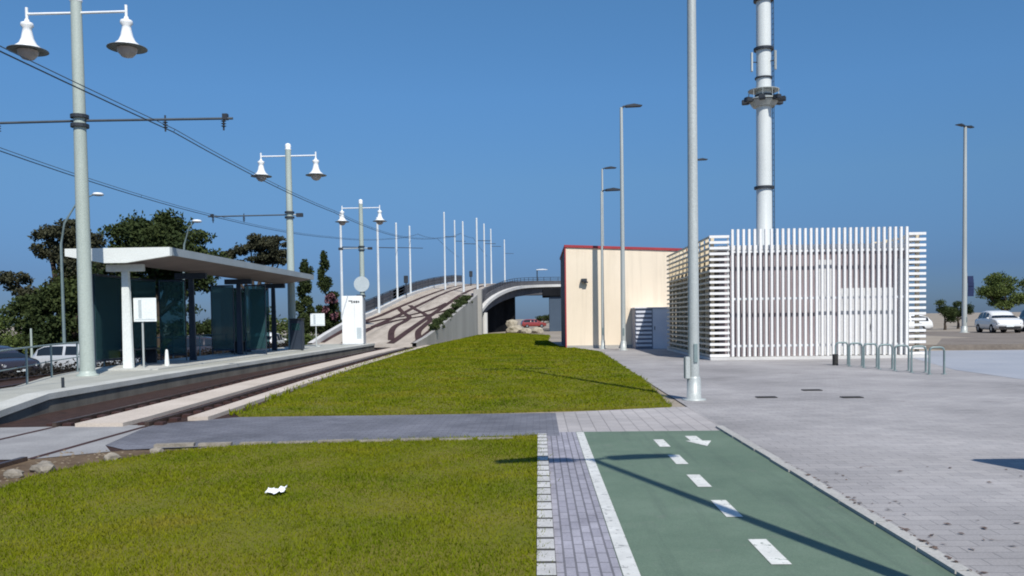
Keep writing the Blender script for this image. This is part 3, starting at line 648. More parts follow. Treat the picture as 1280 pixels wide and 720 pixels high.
for z in (.5, 2.2, 3.9): fb_.bx(x0, x1, .024, .075, z-.04, z+.04)
obj('slat_rail', fb_, 'palewall', kt)
for (xa, xb) in ((0, .71), (7.11, KW)):
    cs_ = MB()
    for i in range(22): z = .16+i*.2045; cs_.bx(xa, xb, 0, .10, z-.046, z+.046)
    cs_.bx(xb-.05 if xa < 1 else xa, xb if xa < 1 else xa+.05, .104, .16, .05, 4.5); obj('corner_slats', cs_, 'whiteslat', kt)
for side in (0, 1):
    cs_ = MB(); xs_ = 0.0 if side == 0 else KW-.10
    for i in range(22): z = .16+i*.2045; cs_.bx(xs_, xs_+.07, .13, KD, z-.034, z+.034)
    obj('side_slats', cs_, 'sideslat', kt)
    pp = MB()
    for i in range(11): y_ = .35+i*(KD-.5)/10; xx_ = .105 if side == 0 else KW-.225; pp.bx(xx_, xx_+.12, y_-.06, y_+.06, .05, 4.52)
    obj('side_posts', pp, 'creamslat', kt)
cs_ = MB()
for i in range(22): z = .16+i*.2045; cs_.bx(.11, KW-.11, KD-.1, KD, z-.055, z+.055)
obj('rear_slats', cs_, 'whiteslat', kt)
obj('plinth', MB().bx(-.02, KW+.02, -.14, KD+.02, -.02, .10), 'paleledge', kt, .015)

# ------------------------------------------------------------------ telecom mast
mt = thing('telecom_mast', 'tall white tubular telecom mast rising behind the slatted kiosk', 'mast', (13.2, 50, 0))
ms = MB(); prof = [(.62, 0), (.60, .4), (.46, .45), (.44, 10), (.42, 16), (.40, 24), (.38, 30)]; ms.lathe(prof, n=28); obj('shaft', ms, 'mast', mt)
for z in (9.0, 16.95, 19.75, 24): obj('flange', MB().lathe([(.38, -.07), (.56, -.07), (.56, .07), (.38, .07)], (0, 0, z), 24, False), 'darkmetal', mt)
for z in (15.3, 14.3): obj('flange', MB().lathe([(.38, -.04), (.50, -.04), (.50, .04), (.38, .04)], (0, 0, z), 24, False), 'darkmetal', mt)
pl = MB().lathe([(.40, 0), (.90, 0), (.90, .06), (.40, .06)], (0, 0, 14.02), 28, False); pl.lathe([(.46, -.35), (.62, -.35), (.85, -.02), (.46, -.02)], (0, 0, 14.0), 20, False)
pl.lathe([(.86, .55), (.89, .55), (.89, .58), (.86, .58)], (0, 0, 14.02), 28, False)
for k in range(10): a_ = 2*PI*k/10; pl.tube([(.875*math.cos(a_), .875*math.sin(a_), 14.06), (.875*math.cos(a_), .875*math.sin(a_), 14.59)], .015, 6)
obj('service_platform', pl, 'polegrey', mt)
for a_ in (200, 165, -25, 20, 250, 300):
    q = Vector((1.02*math.cos(R(a_)), 1.02*math.sin(R(a_)), 14.0)); obj('floodlight', MB().box(q, (.42, .34, .26), R(a_)), 'darkmetal', mt, .03)
for a_, z in ((190, 16.2), (60, 16.2), (320, 16.2)):
    q = Vector((.72*math.cos(R(a_)), .72*math.sin(R(a_)), z)); an = MB().box(q, (.10, .15, 1.1), R(a_)); an2 = MB().tube([(.4*math.cos(R(a_)), .4*math.sin(R(a_)), z), q], .03, 6)
    ap = obj('antenna', an, 'polegrey', mt, .02); obj('antenna_bracket', an2, 'darkmetal', ap)
ld = MB()
for sx in (-.17, .17): ld.tube([(.56, sx, .5), (.52, sx, 29)], .02, 6)
for k in range(94): ld.tube([(.54, -.17, .7+k*.3), (.54, .17, .7+k*.3)], .012, 5, False)
obj('ladder', ld, 'darkmetal', mt)

# ------------------------------------------------------------------ lamp columns of the car park side
def head(mb, x0, x1, z, wy=.30):
    mb.prism([(x0, z), (x1-.1, z+.02), (x1, z+.08), (lerp(x0, x1, .5), z+.16), (x0, z+.10)], 'y', -wy/2, wy/2)
def column(name, label, loc, h, rb, heads, rz=0., box=False):
    t = thing(name, label, 'street lamp', loc, rz, 'lamp columns on the plaza and car park')
    obj('pole', MB().tube([(0, 0, 0), (0, 0, h*.5), (0, 0, h)], [rb, rb*.82, rb*.62], 16), 'polegrey', t)
    bs = MB().lathe([(rb*2.1, 0), (rb*2.1, .02), (rb*1.25, .03), (rb*1.2, .4), (rb*.99, .45)], n=16); obj('base', bs, 'polegrey', t)
    if box: obj('fuse_box', MB().box((-rb-.035, -.02, .62), (.09, .13, .42)), 'polegrey', t, .01)
    obj('cable_door', MB().box((0, -rb-.004, .9), (.07, .03, .35)), 'rack', t)
    for k in heads:
        am = MB().tube([(0, 0, h-.05), (k*.12, 0, h+.05), (k*.25, 0, h+.06)], rb*.4, 8); obj('arm', am, 'darkmetal', t)
        hm = MB(); head(hm, .2 if k > 0 else -.2, k*1.02, h, .24); obj('lamp_head', hm, 'darkmetal', t, .015)
    return t
column('street_lamp', 'tall grey lamp column nearest the camera at the corner of the far lawn', (2.96, 16.3, 0), 12, .108, (1, -1), R(8), True)
column('street_lamp', 'lamp column in front of the cream building with its head well above the roof', (4.12, 41.4, 0), 11.7, .12, (1,), 0)
column('street_lamp', 'thin lamp column close against the cream building wall light', (3.28, 43.4, 0), 8.0, .085, (1,), 0)
column('street_lamp', 'lamp column behind the cream building with only its head showing', (4.6, 60, 0), 12.0, .10, (1,), 0)
column('street_lamp', 'lamp column whose head shows just right of the nearest column', (11.55, 63, 0), 13.0, .10, (1,), 0)
column('street_lamp', 'lone lamp column in the car park near the white car', (29.62, 60, .2), 14.2, .17, (1, -1), R(35))
column('street_lamp', 'lamp column behind the viewer casting its shadow over the green lane', (3.05, 2.75, 0), 8, .085, (1, -1), R(11))
column('street_lamp', 'lamp column at the far right edge behind the teal car', (39.6, 66, .2), 9.6, .12, (-1,), 0)
# panel off to the right whose shadow corner reaches the plaza
ip = thing('information_panel', 'tall dark information panel on two posts standing on the plaza', 'sign panel', (5.4, 7.25, 0), 0)
obj('panel', MB().bx(.06, 1.6, -.05, .05, .5, 2.45), 'darkpost', ip, .01)
for x in (.09, 1.57): obj('post', MB().bx(x-.09, x-.035 if x < 1 else x+.09, -.03, .03, 0, 2.4), 'polegrey', ip)

# ------------------------------------------------------------------ tram poles with twin bell lamps
def bell(mb, disc, bowl, c):
    mb.lathe([(.05, .92), (.06, .86), (.135, .83), (.15, .76), (.10, .70), (.115, .60), (.145, .45), (.20, .33), (.31, .24), (.31, .22)][::-1], c, 20)
    disc.lathe([(.30, .215), (.455, .178), (.46, .165), (.30, .17), (.24, .175)][::-1], c, 24)
    bowl.lathe([(.0, -.07), (.13, -.03), (.21, .06), (.24, .165)], c, 18)
def tram_pole(label, loc, H, arms, sign=False, scale=1.):
    t = thing('tram_pole', label, 'tram pole', loc, 0, 'tram poles with twin bell lamps on the platform')
    obj('pole', MB().tube([(0, 0, 0), (0, 0, H*.5), (0, 0, H)], [.175, .155, .125], 18), 'polegreen', t)
    obj('base_plate', MB().lathe([(.26, 0), (.26, .03), (.20, .05), (.18, .12)], n=18), 'polegreen', t)
    obj('finial', MB().lathe([(.13, 0), (.15, .04), (.10, .07), (.14, .17), (.10, .27), (0, .31)], (0, 0, H-.02), 16), 'lampwhite', t)
    za = H-.28
    for k in (-1, 1):
        a_ = MB().tube([(k*.12, 0, za), (k*1.22, 0, za+.005)], .032, 8); a_.tube([(k*1.22, 0, za-.14), (k*1.22, 0, za+.16)], .035, 8); obj('lamp_arm', a_, 'lampwhite', t)
        b1, b2, b3 = MB(), MB(), MB(); bell(b1, b2, b3, (k*1.22, 0, za-1.04)); l_ = obj('lamp', b1, 'lampwhite', t); obj('lamp_disc', b2, 'disc', l_); obj('lamp_bowl', b3, 'bowl', l_)
    zc = H-2.86
    cl = MB()
    for dz in (-.12, .10): cl.lathe([(.15, -.04), (.21, -.04), (.21, .04), (.15, .04)], (0, 0, zc+dz), 16, False)
    obj('clamp', cl, 'darkmetal', t)
    for (xa, xb) in arms:
        mb = MB().tube([(xa, 0, zc), (xb, 0, zc-.02)], .030, 8); ar_ = obj('bracket_arm', mb, 'wire' if abs(xb) > 2 else 'polegrey', t)
        sg = 1 if xb > 0 else -1; ins = MB()
        if abs(xb) > 2:
            for x_ in (abs(xb)*.56, abs(xb)*.94):
                ins.tube([(sg*x_, 0, zc+.09), (sg*x_, 0, zc-.30)], .022, 6)
                for k in range(3): ins.lathe([(.02, -.02), (.065, 0), (.02, .02)], (sg*x_, 0, zc-.08-k*.06), 10)
            ins.box((sg*(abs(xb)-.18), 0, zc+.02), (.12, .12, .14))
        else: ins.box((xb, 0, zc-.02), (.28, .16, .16))
        obj('insulator', ins, 'darkmetal', ar_)
    if sign:
        obj('round_sign', MB().tube([(0, -.22, 3.42), (0, -.17, 3.42)], .50, 28), 'signgrey', t); obj('sign_bracket', MB().tube([(0, -.18, 3.42), (0, 0, 3.42)], .04, 8), 'darkmetal', t)
    return t
tram_pole('tall pale green tram pole with twin bell lamps in front of the shelter', (-11.05, 20.4, .35), 9.05, [(.15, 3.75), (-.15, -3.6)])
tram_pole('pale green tram pole with twin bell lamps rising behind the shelter', (-10.95, 37.4, .35), 8.85, [(-.15, -3.65), (.15, .45)])
tram_pole('farthest tram pole with twin bell lamps, a round sign plate at its foot', (-11.35, 54.6, .55), 8.6, [(-.15, -1.35), (.15, .55)], True)
def wire(name, label, pts):
    mb = MB(); P = []
    for a_, b_ in zip(pts[:-1], pts[1:]):
        for k in range(10): t_ = k/10; q = Vector(a_).lerp(Vector(b_), t_); q.z -= .12*4*t_*(1-t_); P.append(q)
    P.append(Vector(pts[-1])); mb.tube(P, .013, 6); mb.tube([q+Vector((.03, 0, .07)) for q in P], .009, 6)
    for q in P[::5]: mb.tube([q, q+Vector((.03, 0, .07))], .006, 4)
    tag(obj(name, mb, 'wire'), label, 'overhead wire', 'overhead tram wires')
wire('overhead_wire', 'dark overhead tram wire running from the top left over the near track', [(-8.45, -4, 5.95), (-8.75, 20.4, 6.22), (-8.95, 37.4, 6.4), (-9.0, 54.6, 7.0), (-8.6, 75, 8.8), (-8.6, 95, 11.2), (-8.7, 115, 12.6), (-8.9, 150, 12.6)])
wire('overhead_wire', 'dark overhead tram wire behind the shelter over the rear track', [(-12.8, -4, 5.7), (-13.3, 20.4, 5.95), (-13.9, 37.4, 6.2), (-13.4, 54.6, 7.0), (-13.2, 75, 8.8), (-13.4, 95, 11.2), (-13.6, 115, 12.6), (-14, 150, 12.6)])
# plain poles on the ramp
PP = [(-13.65, 82, 7.5, 'pale plain pole on the left edge of the ramp, second after the round sign'), (-13.55, 90, 7.3, 'pale plain pole on the left ramp edge, third after the round sign'), (-13.2, 70, 7.8, 'pale plain pole on the left ramp edge, first after the round sign'), (-15.1, 65, 7.9, 'faint pale pole left of the white cabinet at the ramp foot'),
      (-10.95, 100, 9.0, 'tallest pale pole standing mid deck near the ramp crest'), (-10.7, 110, 8.4, 'faint pale pole mid deck just beyond the ramp crest'), (-8.15, 93, 7.6, 'pale pole between the right hand tracks below the ramp crest'),
      (-6.1, 85.6, 7.4, 'pale pole standing on the concrete pillar at the flyover joint'), (-6.45, 103, 7.5, 'pale pole on the right ramp edge beyond the concrete pillar'), (-6.35, 116, 7.4, 'farther pale pole on the right ramp edge near the crest'), (-4.9, 126, 6.4, 'faintest pale pole beyond the crest at the flyover bend')]
p0 = None
for x, yv, h, l in PP:
    z = dk(min(1, max(0, uof(x, yv))), yv)[2]
    if abs(x+6.1) < .01: z = 4.6; h = 7.1
    if p0 is None:
        p0 = thing('overhead_line_pole', l, 'pole', (x, yv, z), 0, 'plain overhead line poles on the ramp')
        obj('shaft', MB().tube([(0, 0, -.1), (0, 0, 7.5)], [.115, .085], 14), 'polewhite', p0)
        obj('bracket_arm', MB().tube([(0, 0, 5.2), (1.4, 0, 5.15)], .035, 6), 'darkmetal', p0)
        obj('cap', MB().lathe([(.09, 0), (.09, .06), (0, .12)], (0, 0, 7.5), 12), 'polewhite', p0)
    else:
        q = dup(p0, (x, yv, z), l); q.scale = (1, 1, h/7.5)
# small dark signals on the ramp
def signal(label, x, yv, h):
    t = thing('tram_signal', label, 'signal', dk(uof(x, yv), yv), 0, 'tram signals on the ramp')
    obj('post', MB().tube([(0, 0, -.05), (0, 0, h)], .06, 8), 'darkmetal', t); obj('signal_head', MB().box((0, 0, h+.3), (.42, .25, .75)), 'darkmetal', t, .03)
signal('dark tram signal between the pale poles on the left ramp edge', -13.4, 86, 1.6)
signal('dark tram signal at the ramp crest left of the flyover', -8.6, 109, 1.2)
# lamp above the flyover
fl_ = thing('bridge_lamp', 'short lamp with a flat white head on the flyover', 'street lamp', (-.1, 117.4, 6.25))
obj('post', MB().tube([(0, 0, -.2), (0, 0, 2.0)], .07, 8), 'darkmetal', fl_); hm = MB(); head(hm, -.1, 1.5, 2.0, .5); obj('lamp_head', hm, 'lampwhite', fl_, .02)

# ------------------------------------------------------------------ shelter
sh = thing('tram_shelter', 'long flat roofed tram shelter with white front column and teal glass screens', 'shelter', (-11.35, 22.5, .35))
RL = 14.6
rp = [(-1.36, 3.30), (1.50, 3.30), (1.50, 3.07), (.30, 2.90), (-.30, 2.90), (-1.36, 3.10)]
obj('roof_fascia', MB().prism(rp, 'y', 0, .14), 'roofwhite', sh)
inner = [(-1.30, 3.24), (1.44, 3.24), (1.44, 3.10), (.30, 2.94), (-.30, 2.94), (-1.30, 3.14)]
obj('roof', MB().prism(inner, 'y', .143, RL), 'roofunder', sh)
obj('roof_edge', MB().bx(1.443, 1.50, .143, RL, 3.09, 3.30), 'roofgrey', sh); obj('roof_edge', MB().bx(-1.36, -1.303, .143, RL, 3.12, 3.30), 'roofgrey', sh)
obj('roof_sheet', MB().bx(-1.30, 1.44, .143, RL, 3.243, 3.285), 'roofgrey', sh)
for i, yv in enumerate((.6, 5.0, 9.4, 13.6)):
    mname = 'roofwhite' if i == 0 else 'darkpost'  # columns behind the front one are coloured dark to stand for shade
    k_ = .68 if i == 0 else .55; cb = MB().prism([(-.20*k_, 0), (.20*k_, 0), (.125*k_, 2.70), (-.155*k_, 2.70)], 'y', yv-.10*k_, yv+.10*k_); co = obj('column', cb, mname, sh, .015)
    obj('crossbar', MB().bx(-.52, .50, yv-.09, yv+.09, 2.703, 2.895), mname, sh, .01)
obj('base_slab', MB().bx(-1.1, 1.05, .1, 14.2, .0, .035), 'coping', sh)
for (ya, yb) in ((1.0, 4.8), (9.6, 13.4)):
    obj('glass_screen', MB().bx(-1.12, -1.10, ya, yb, .25, 2.62), 'glass', sh)
    fr_ = MB(); fr_.bx(-1.14, -1.08, ya, yb, .19, .247); fr_.bx(-1.14, -1.08, ya, yb, 2.623, 2.68)
    for q in (ya, (ya+yb)/2, yb): fr_.bx(-1.15, -1.123, q-.025, q+.025, .035, 2.68)
    obj('screen_frame', fr_, 'darkpost', sh)
for yv, xa, xb in ((5.0, -1.06, -.23), (9.4, -1.06, -.23), (9.4, .23, 1.0), (13.6, -1.06, -.23)):
    obj('glass_screen', MB().bx(xa, xb, yv-.01, yv+.01, .25, 2.62), 'glass', sh)
    fr_ = MB(); fr_.bx(xa, xb, yv-.03, yv+.03, .19, .247); fr_.bx(xa, xb, yv-.03, yv+.03, 2.623, 2.68); fr_.bx(xa-.02, xa, yv-.03, yv+.03, .035, 2.68); fr_.bx(xb, xb+.02, yv-.03, yv+.03, .035, 2.68); obj('screen_frame', fr_, 'darkpost', sh)
def bench(label, loc):
    t = thing('bench', label, 'bench', loc, 0, 'benches in the tram shelter')
    b_ = MB()
    for k in range(4): b_.bx(-.2+k*.11, -.11+k*.11, -.9, .9, .44, .475)
    obj('seat', b_, 'darkmetal', t)
    for yv in (-.7, .7): obj('leg', MB().bx(-.16, .16, yv-.03, yv+.03, 0, .437), 'darkmetal', t)
bench('dark slatted bench in the near bay of the shelter', (-12.05, 25.3, .386)); bench('dark slatted bench in the far bay of the shelter', (-12.05, 34.0, .386))
tm = thing('ticket_machine', 'dark ticket machine at the far end of the shelter', 'ticket machine', (-10.5, 36.6, .386))
obj('body', MB().bx(-.26, .26, -.22, .22, 0, 1.30), 'darkpost', tm, .03); obj('screen', MB().bx(-.18, .18, -.226, -.221, .85, 1.15), 'glass', tm); obj('top_cap', MB().bx(-.29, .29, -.25, .25, 1.303, 1.36), 'darkmetal', tm, .01)
def board(name, label, loc, w_, h_, zt, strip=True, rz=0.):
    t = thing(name, label, 'sign', loc, rz)
    obj('post', MB().tube([(-.1, 0, 0), (-.1, 0, zt)], .028, 10), 'polegrey', t); obj('panel', MB().bx(-w_/2, w_/2, -.06, -.03, zt-h_, zt), 'signwhite', t, .006)
    if strip:
        sm = MB().bx(-w_*.28, -w_*.14, -.0635, -.0605, zt-h_*.86, zt-h_*.08); sm.bx(-w_*.44, w_*.44, -.0635, -.0605, zt-h_*.92, zt-h_*.89); obj('printed_strip', sm, 'signgrey', t)
    obj('foot', MB().lathe([(.13, 0), (.13, .02), (.04, .03)], n=12), 'polegrey', t)
board('stop_sign_board', 'square white notice board on a thin post beside the white shelter column', (-10.92, 23.3, .352), .64, .66, 1.97)
board('stop_sign_board', 'small white sign board on a post beyond the shelter end', (-11.05, 42.2, .352), .72, .62, 1.65, True)
tag(obj('bollard', MB().lathe([(.075, 0), (.07, .04), (.042, .44), (.03, .49), (0, .51)], n=14), 'roofwhite'), 'small pale tapered bollard on the platform under the glass screen', 'bollard').location = (-10.72, 24.1, .354)
railing('railing', 'grey handrail along the tapered near end of the platform', [(-10.62, 13.0, .16), (-10.52, 16.6, .35), (-11.7, 20.0, .35), (-12.8, 24.0, .35), (-12.85, 36.5, .35)], .78, 2.4, 'rack', r=.020)
# tiny post at platform edge
tag(obj('edge_post', MB().tube([(0, 0, 0), (0, 0, .2)], .03, 8), 'darkmetal'), 'very short dark post on the platform coping below the near tram pole', 'post').location = (-9.5, 16.6, .355)
# white cabinet
cb = thing('equipment_cabinet', 'tall white equipment cabinet at the far end of the platform', 'cabinet', (-9.82, 44.6, .35), R(8))
obj('body', MB().bx(-.55, .52, 0, 1.9, .03, 2.58), 'cabinet', cb, .02); obj('side_panel', MB().bx(.523, .56, .05, 1.85, .05, 2.5), 'cabside', cb, .008)
obj('plinth', MB().bx(-.58, .58, -.03, 1.93, 0, .028), 'cabside', cb); obj('roof_cap', MB().bx(.2, .6, .3, 1.95, 2.583, 2.65), 'darkpost', cb)
mk = MB()
for k, (x, w2, h2) in enumerate(((-.12, .16, .05), (-.02, .06, .15), (.10, .09, .11), (.22, .09, .12), (.33, .07, .10))): mk.box((x, -.003, 2.26+(.05 if k == 0 else 0)), (w2, .003, h2))
obj('dark_emblem', mk, 'darkmetal', cb); obj('door_seam', MB().bx(.10, .112, -.004, -.001, .15, 2.1), 'cabside', cb); obj('vent_grille', MB().bx(.2, .45, -.004, -.001, .3, .9), 'signgrey', cb)

# ------------------------------------------------------------------ bike racks
RA = [(9.55, 27.05), (9.70, 26.27), (9.84, 25.49), (9.97, 24.70), (10.10, 23.92), (10.22, 23.14), (10.34, 22.36)]
names = ['grey green bicycle hoop at the far end of the row by the kiosk', 'grey green bicycle hoop second from the kiosk end', 'grey green bicycle hoop third from the kiosk end', 'grey green bicycle hoop in the middle of the row', 'grey green bicycle hoop third from the open plaza end', 'grey green bicycle hoop second from the open plaza end', 'grey green bicycle hoop nearest, at the open plaza end']
hp = None
for (x, yv), l in zip(RA, names):
    if hp is None:
        hp = thing('bike_rack', l, 'bike rack', (x, yv, .004), 0, 'bicycle hoops in front of the kiosk')
        P = [(-.19, 0, 0), (-.19, 0, .60)]+[(-.19+.09*(1-math.cos(a_)), 0, .60+.10*math.sin(a_)) for a_ in (R(30), R(60), R(90))]+[(.10+.09*math.sin(a_), 0, .60+.10*math.cos(a_)) for a_ in (0, R(30), R(60))]+[(.19, 0, .60), (.19, 0, 0)]
        obj('hoop', MB().tube(P, .028, 10), 'rack', hp)
        for k in (-.19, .19): obj('foot_plate', MB().lathe([(.07, 0), (.07, .012), (.03, .014)], (k, 0, 0), 12), 'rack', hp)
    else: dup(hp, (x, yv, .004), l)
tag(obj('rack_foot', MB().tube([(9.3, 26.9, 0.0), (9.3, 26.9, .35)], .09, 10), 'iron'), 'short dark stub post beside the row of bicycle hoops', 'post')
# drains, litter, debris
for (x, yv), l in zip([(4.41, 16.6), (5.98, 16.4), (5.75, 18.05)], ['dark drain grate on the plaza nearest the tall lamp column', 'dark drain grate on the plaza farther right of the lamp column', 'small dark drain grate on the plaza closest to the kiosk']):
    g_ = MB(); g_.bx(-.19, .19, -.11, -.085, 0, .014); g_.bx(-.19, .19, .085, .11, 0, .014); g_.bx(-.19, -.165, -.085, .085, 0, .014); g_.bx(.165, .19, -.085, .085, 0, .014); g_.bx(-.165, .165, -.085, .085, 0, .006)
    for k in range(6): g_.bx(-.15+k*.055, -.125+k*.055, -.085, .085, .006, .012)
    q = obj('drain_grate', g_, 'iron'); tag(q, l, 'drain', 'drain grates in the plaza'); q.location = (x, yv, .003)
bm = bmesh.new(); bmesh.ops.create_grid(bm, x_segments=8, y_segments=6, size=.5)
for v in bm.verts: v.co.x *= .17; v.co.y *= .13; v.co.z = .02+.07*abs(noise.noise(v.co*17))+.025*noise.noise(v.co*55); v.co.x += .02*noise.noise(v.co*31); v.co.y += .03*noise.noise(v.co*27)
bmesh.ops.solidify(bm, geom=bm.faces[:], thickness=.003)
me = bpy.data.meshes.new('paper_scrap'); bm.to_mesh(me); bm.free(); q = obj('paper_scrap', me, 'litter'); q.location = (-2.42, 7.65, .03); tag(q, 'crumpled white paper lying on the near lawn', 'litter')
lv = []
for i in range(125):
    if i < 100: yv = 5+random.random()**1.3*4.2; x = 2.60+abs(random.gauss(0, .07)) if random.random() < .75 else random.uniform(2.62, 4.2)
    else: yv = random.uniform(4.8, 9); x = 2.7+random.random()**1.5*2.2
    r = random.uniform(.012, .035); a_ = random.uniform(0, PI); dx, dy = math.cos(a_)*r, math.sin(a_)*r
    z = .006 if x > 2.63 else .034
    lv += [(x-dx, yv-dy, z+.002), (x+dy*.5, yv-dx*.5, z+.012*random.random()), (x+dx, yv+dy, z+.004), (x-dy*.5, yv+dx*.5, z+.012*random.random())]
me = trimesh('dry_leaves', np.array(lv), 'leaflitter', 4); o = bpy.data.objects.new('dry_leaves', me); COL.objects.link(o); tag(o, 'scattered dry brown leaves along the lane kerb on the plaza', 'leaves', kind='stuff')

# ------------------------------------------------------------------ trees
def leaves(clumps, n_, size, flat_=.0):
    """clumps: (x,y,z,rx,ry,rz). leaf-sized quads through each clump's volume, denser to the rim"""
    C_ = np.array(clumps); wgt = (C_[:, 3]*C_[:, 4]*C_[:, 5])**.7; wgt /= wgt.sum(); k = RNG.choice(len(C_), n_, p=wgt)
    d = RNG.normal(size=(n_, 3)); d /= np.linalg.norm(d, axis=1)[:, None]; rad = RNG.random(n_)**(1/2.2)
    rad *= 1+.16*np.sin(d[:, 0]*7+k)*np.sin(d[:, 1]*6+2*k)+.1*RNG.normal(size=n_)
    p = C_[k, :3]+d*rad[:, None]*C_[k, 3:]
    a = RNG.normal(size=(n_, 3)); a /= np.linalg.norm(a, axis=1)[:, None]; b = np.cross(a, RNG.normal(size=(n_, 3))); b /= np.linalg.norm(b, axis=1)[:, None]
    sz = size*(.5+RNG.random(n_))[:, None]; a *= sz; b *= sz*.55
    return np.stack([p-a, p+b, p+a, p-b], 1).reshape(-1, 3)
def subclumps(big, per, fr=.5):
    out = []
    for (x, yv, z, rx, ry, rz) in big:
        for i in range(per):
            d = RNG.normal(size=3); d /= np.linalg.norm(d); q = .35+.6*RNG.random(); out.append((x+d[0]*rx*q, yv+d[1]*ry*q, z+d[2]*rz*q, rx*fr*(.6+.7*RNG.random()), ry*fr*(.6+.7*RNG.random()), rz*fr*(.6+.6*RNG.random())))
    return out
def tree(name, label, loc, clumps, mname, n_, size, trunk_r=.2, per=7, fr=.56, group=None, limbs=True, extra=None):
    t = thing(name, label, 'tree' if 'bush' not in name else 'bush', loc, 0, group)
    n_ = int(n_*5.5); size = size*.45; sc_ = subclumps(clumps, per, fr); me = trimesh('crown', leaves(sc_, n_, size), mname, 4); c_ = bpy.data.objects.new('crown', me); COL.objects.link(c_); c_.parent = t
    tm_ = MB(); top = max(clumps, key=lambda c: c[2]); zb = min(c[2] for c in clumps)
    fork = Vector((0, 0, max(.3, zb*.55)))
    tm_.tube([(0, 0, -.1), (trunk_r*.4, 0, fork.z*.5), fork], [trunk_r*1.25, trunk_r, trunk_r*.85], 10)
    if limbs:
        for c in clumps:
            e_ = Vector(c[:3]); m_ = fork.lerp(e_, .5)+Vector((0, 0, -.12*(e_-fork).length)); tm_.tube([fork, m_, e_], [trunk_r*.7, trunk_r*.5, trunk_r*.2], 7)
    obj('trunk', tm_, 'bark', t)
    if extra:
        me = trimesh('blossom', leaves(subclumps(extra[0], 5, .5), extra[1], extra[2]), 'leafpink', 4); c_ = bpy.data.objects.new('blossom', me); COL.objects.link(c_); c_.parent = t
    return t
GL = 'trees behind the tram shelter'; Zs = -.75
tree('pine_tree', 'large rounded dark pine behind the shelter roof', (-27.3, 60, Zs), [(.2, 0, 9.0, 2.0, 2.2, 1.6), (-1.7, .5, 8.0, 1.7, 2, 1.6), (2.0, 0, 7.9, 1.8, 2, 1.5), (.2, -.5, 7.0, 2.6, 2.2, 1.6), (3.3, .3, 6.8, 1.2, 1.6, 1.2), (-3.0, 0, 6.6, 1.5, 1.6, 1.3), (-.5, 0, 5.4, 2.4, 2, 1.4), (2.4, 0, 5.6, 1.5, 1.6, 1.3), (-2.0, 0, 7.0, 1.9, 1.8, 1.5), (1.6, 0, 8.5, 1.8, 1.8, 1.4), (-.8, 0, 8.6, 1.8, 1.8, 1.4), (-4.2, 0, 5.2, 1.5, 1.5, 1.3)], 'leafdark', 6800, .30, .30, group=GL)
tree('pine_tree', 'ragged windswept tree with bare gaps left of the near tram pole', (-31.2, 55, Zs), [(.7, 0, 8.6, 1.3, 1.3, .75), (-1.0, 0, 8.4, .9, 1, .55), (-.8, .2, 7.2, 1.1, 1.1, .8), (.8, 0, 7.2, 1.4, 1.3, 1.0), (1.9, 0, 7.6, .9, 1, .9), (.6, 0, 5.9, 1.1, 1.1, .8), (-3.3, 0, 5.4, 1.0, 1, .55), (-2.4, 0, 4.4, 1.0, 1, .7), (-.6, 0, 4.3, 1.7, 1.2, 1.0), (1.0, 0, 4.2, 1.5, 1.2, 1.1), (.2, 0, 7.9, 1.5, 1.2, .8), (1.5, 0, 6.4, 1.2, 1.2, 1.0)], 'leafgrey', 3800, .26, .28, group=GL)
tree('pine_tree', 'dark lower tree filling the gap under the windswept tree', (-31.0, 53.5, Zs), [(.3, 0, 4.8, 1.8, 1.6, 1.3), (-1.6, 0, 3.6, 1.5, 1.5, 1.2), (-1.2, 0, 1.6, 2.2, 1.5, 1.1), (1.8, 0, 3.6, 1.8, 1.5, 1.4), (0, 0, 2.3, 2.6, 1.8, 1.2), (3.4, 0, 4.4, 1.5, 1.5, 1.5), (4.8, 0, 2.6, 1.7, 1.4, 1.3)], 'leafdark', 3600, .28, .25, group=GL)
tree('pine_tree', 'umbrella pine with visible limbs just left of the second tram pole', (-25.3, 75, Zs), [(1.1, 0, 9.6, 1.3, 1.3, .75), (2.3, 0, 8.9, 1.0, 1.1, .7), (-.2, 0, 8.9, 1.1, 1.1, .7), (1.0, 0, 8.0, 1.6, 1.3, .6), (-2.2, 0, 8.2, .8, .9, .6), (-1.2, 0, 7.5, 1.0, 1, .5), (2.4, 0, 7.8, .7, .8, .5)], 'leafgrey', 2600, .24, .26, group=GL)
tree('cypress_tree', 'tall narrow dark conifer, left of the pair before the white cabinet', (-19.3, 70, Zs), [(0, 0, 6.6, .55, .6, 1.0), (-.1, 0, 5.2, .75, .8, 1.1), (-.3, 0, 3.8, 1.0, .9, 1.1), (0, 0, 2.3, 1.1, 1, 1.1), (-.6, 0, 1.4, .9, .9, .8)], 'leafdark', 2200, .20, .2, 5, .5, GL, False)
tree('cypress_tree', 'narrow dark conifer with pink blossom at its right foot', (-18.0, 71, Zs), [(0, 0, 6.9, .5, .6, 1.0), (.1, 0, 5.4, .7, .8, 1.1), (.1, 0, 4.0, .9, .9, 1.0), (.2, 0, 2.4, 1.1, 1, 1.1)], 'leafdark', 2000, .20, .2, 5, .5, GL, False, ([(.8, -.8, 4.0, .5, .5, .7), (.3, -.9, 3.3, .5, .4, .5), (1.0, -.7, 2.9, .45, .4, .6)], 420, .12))
BL = ['olive bush seen through the shelter bay, left side', 'olive bush seen through the shelter bay, middle', 'olive bush seen through the shelter bay beside the far post', 'olive bush behind the white shelter column', 'olive bush at the far left edge below the windswept tree', 'olive bush below the small white sign beyond the shelter']
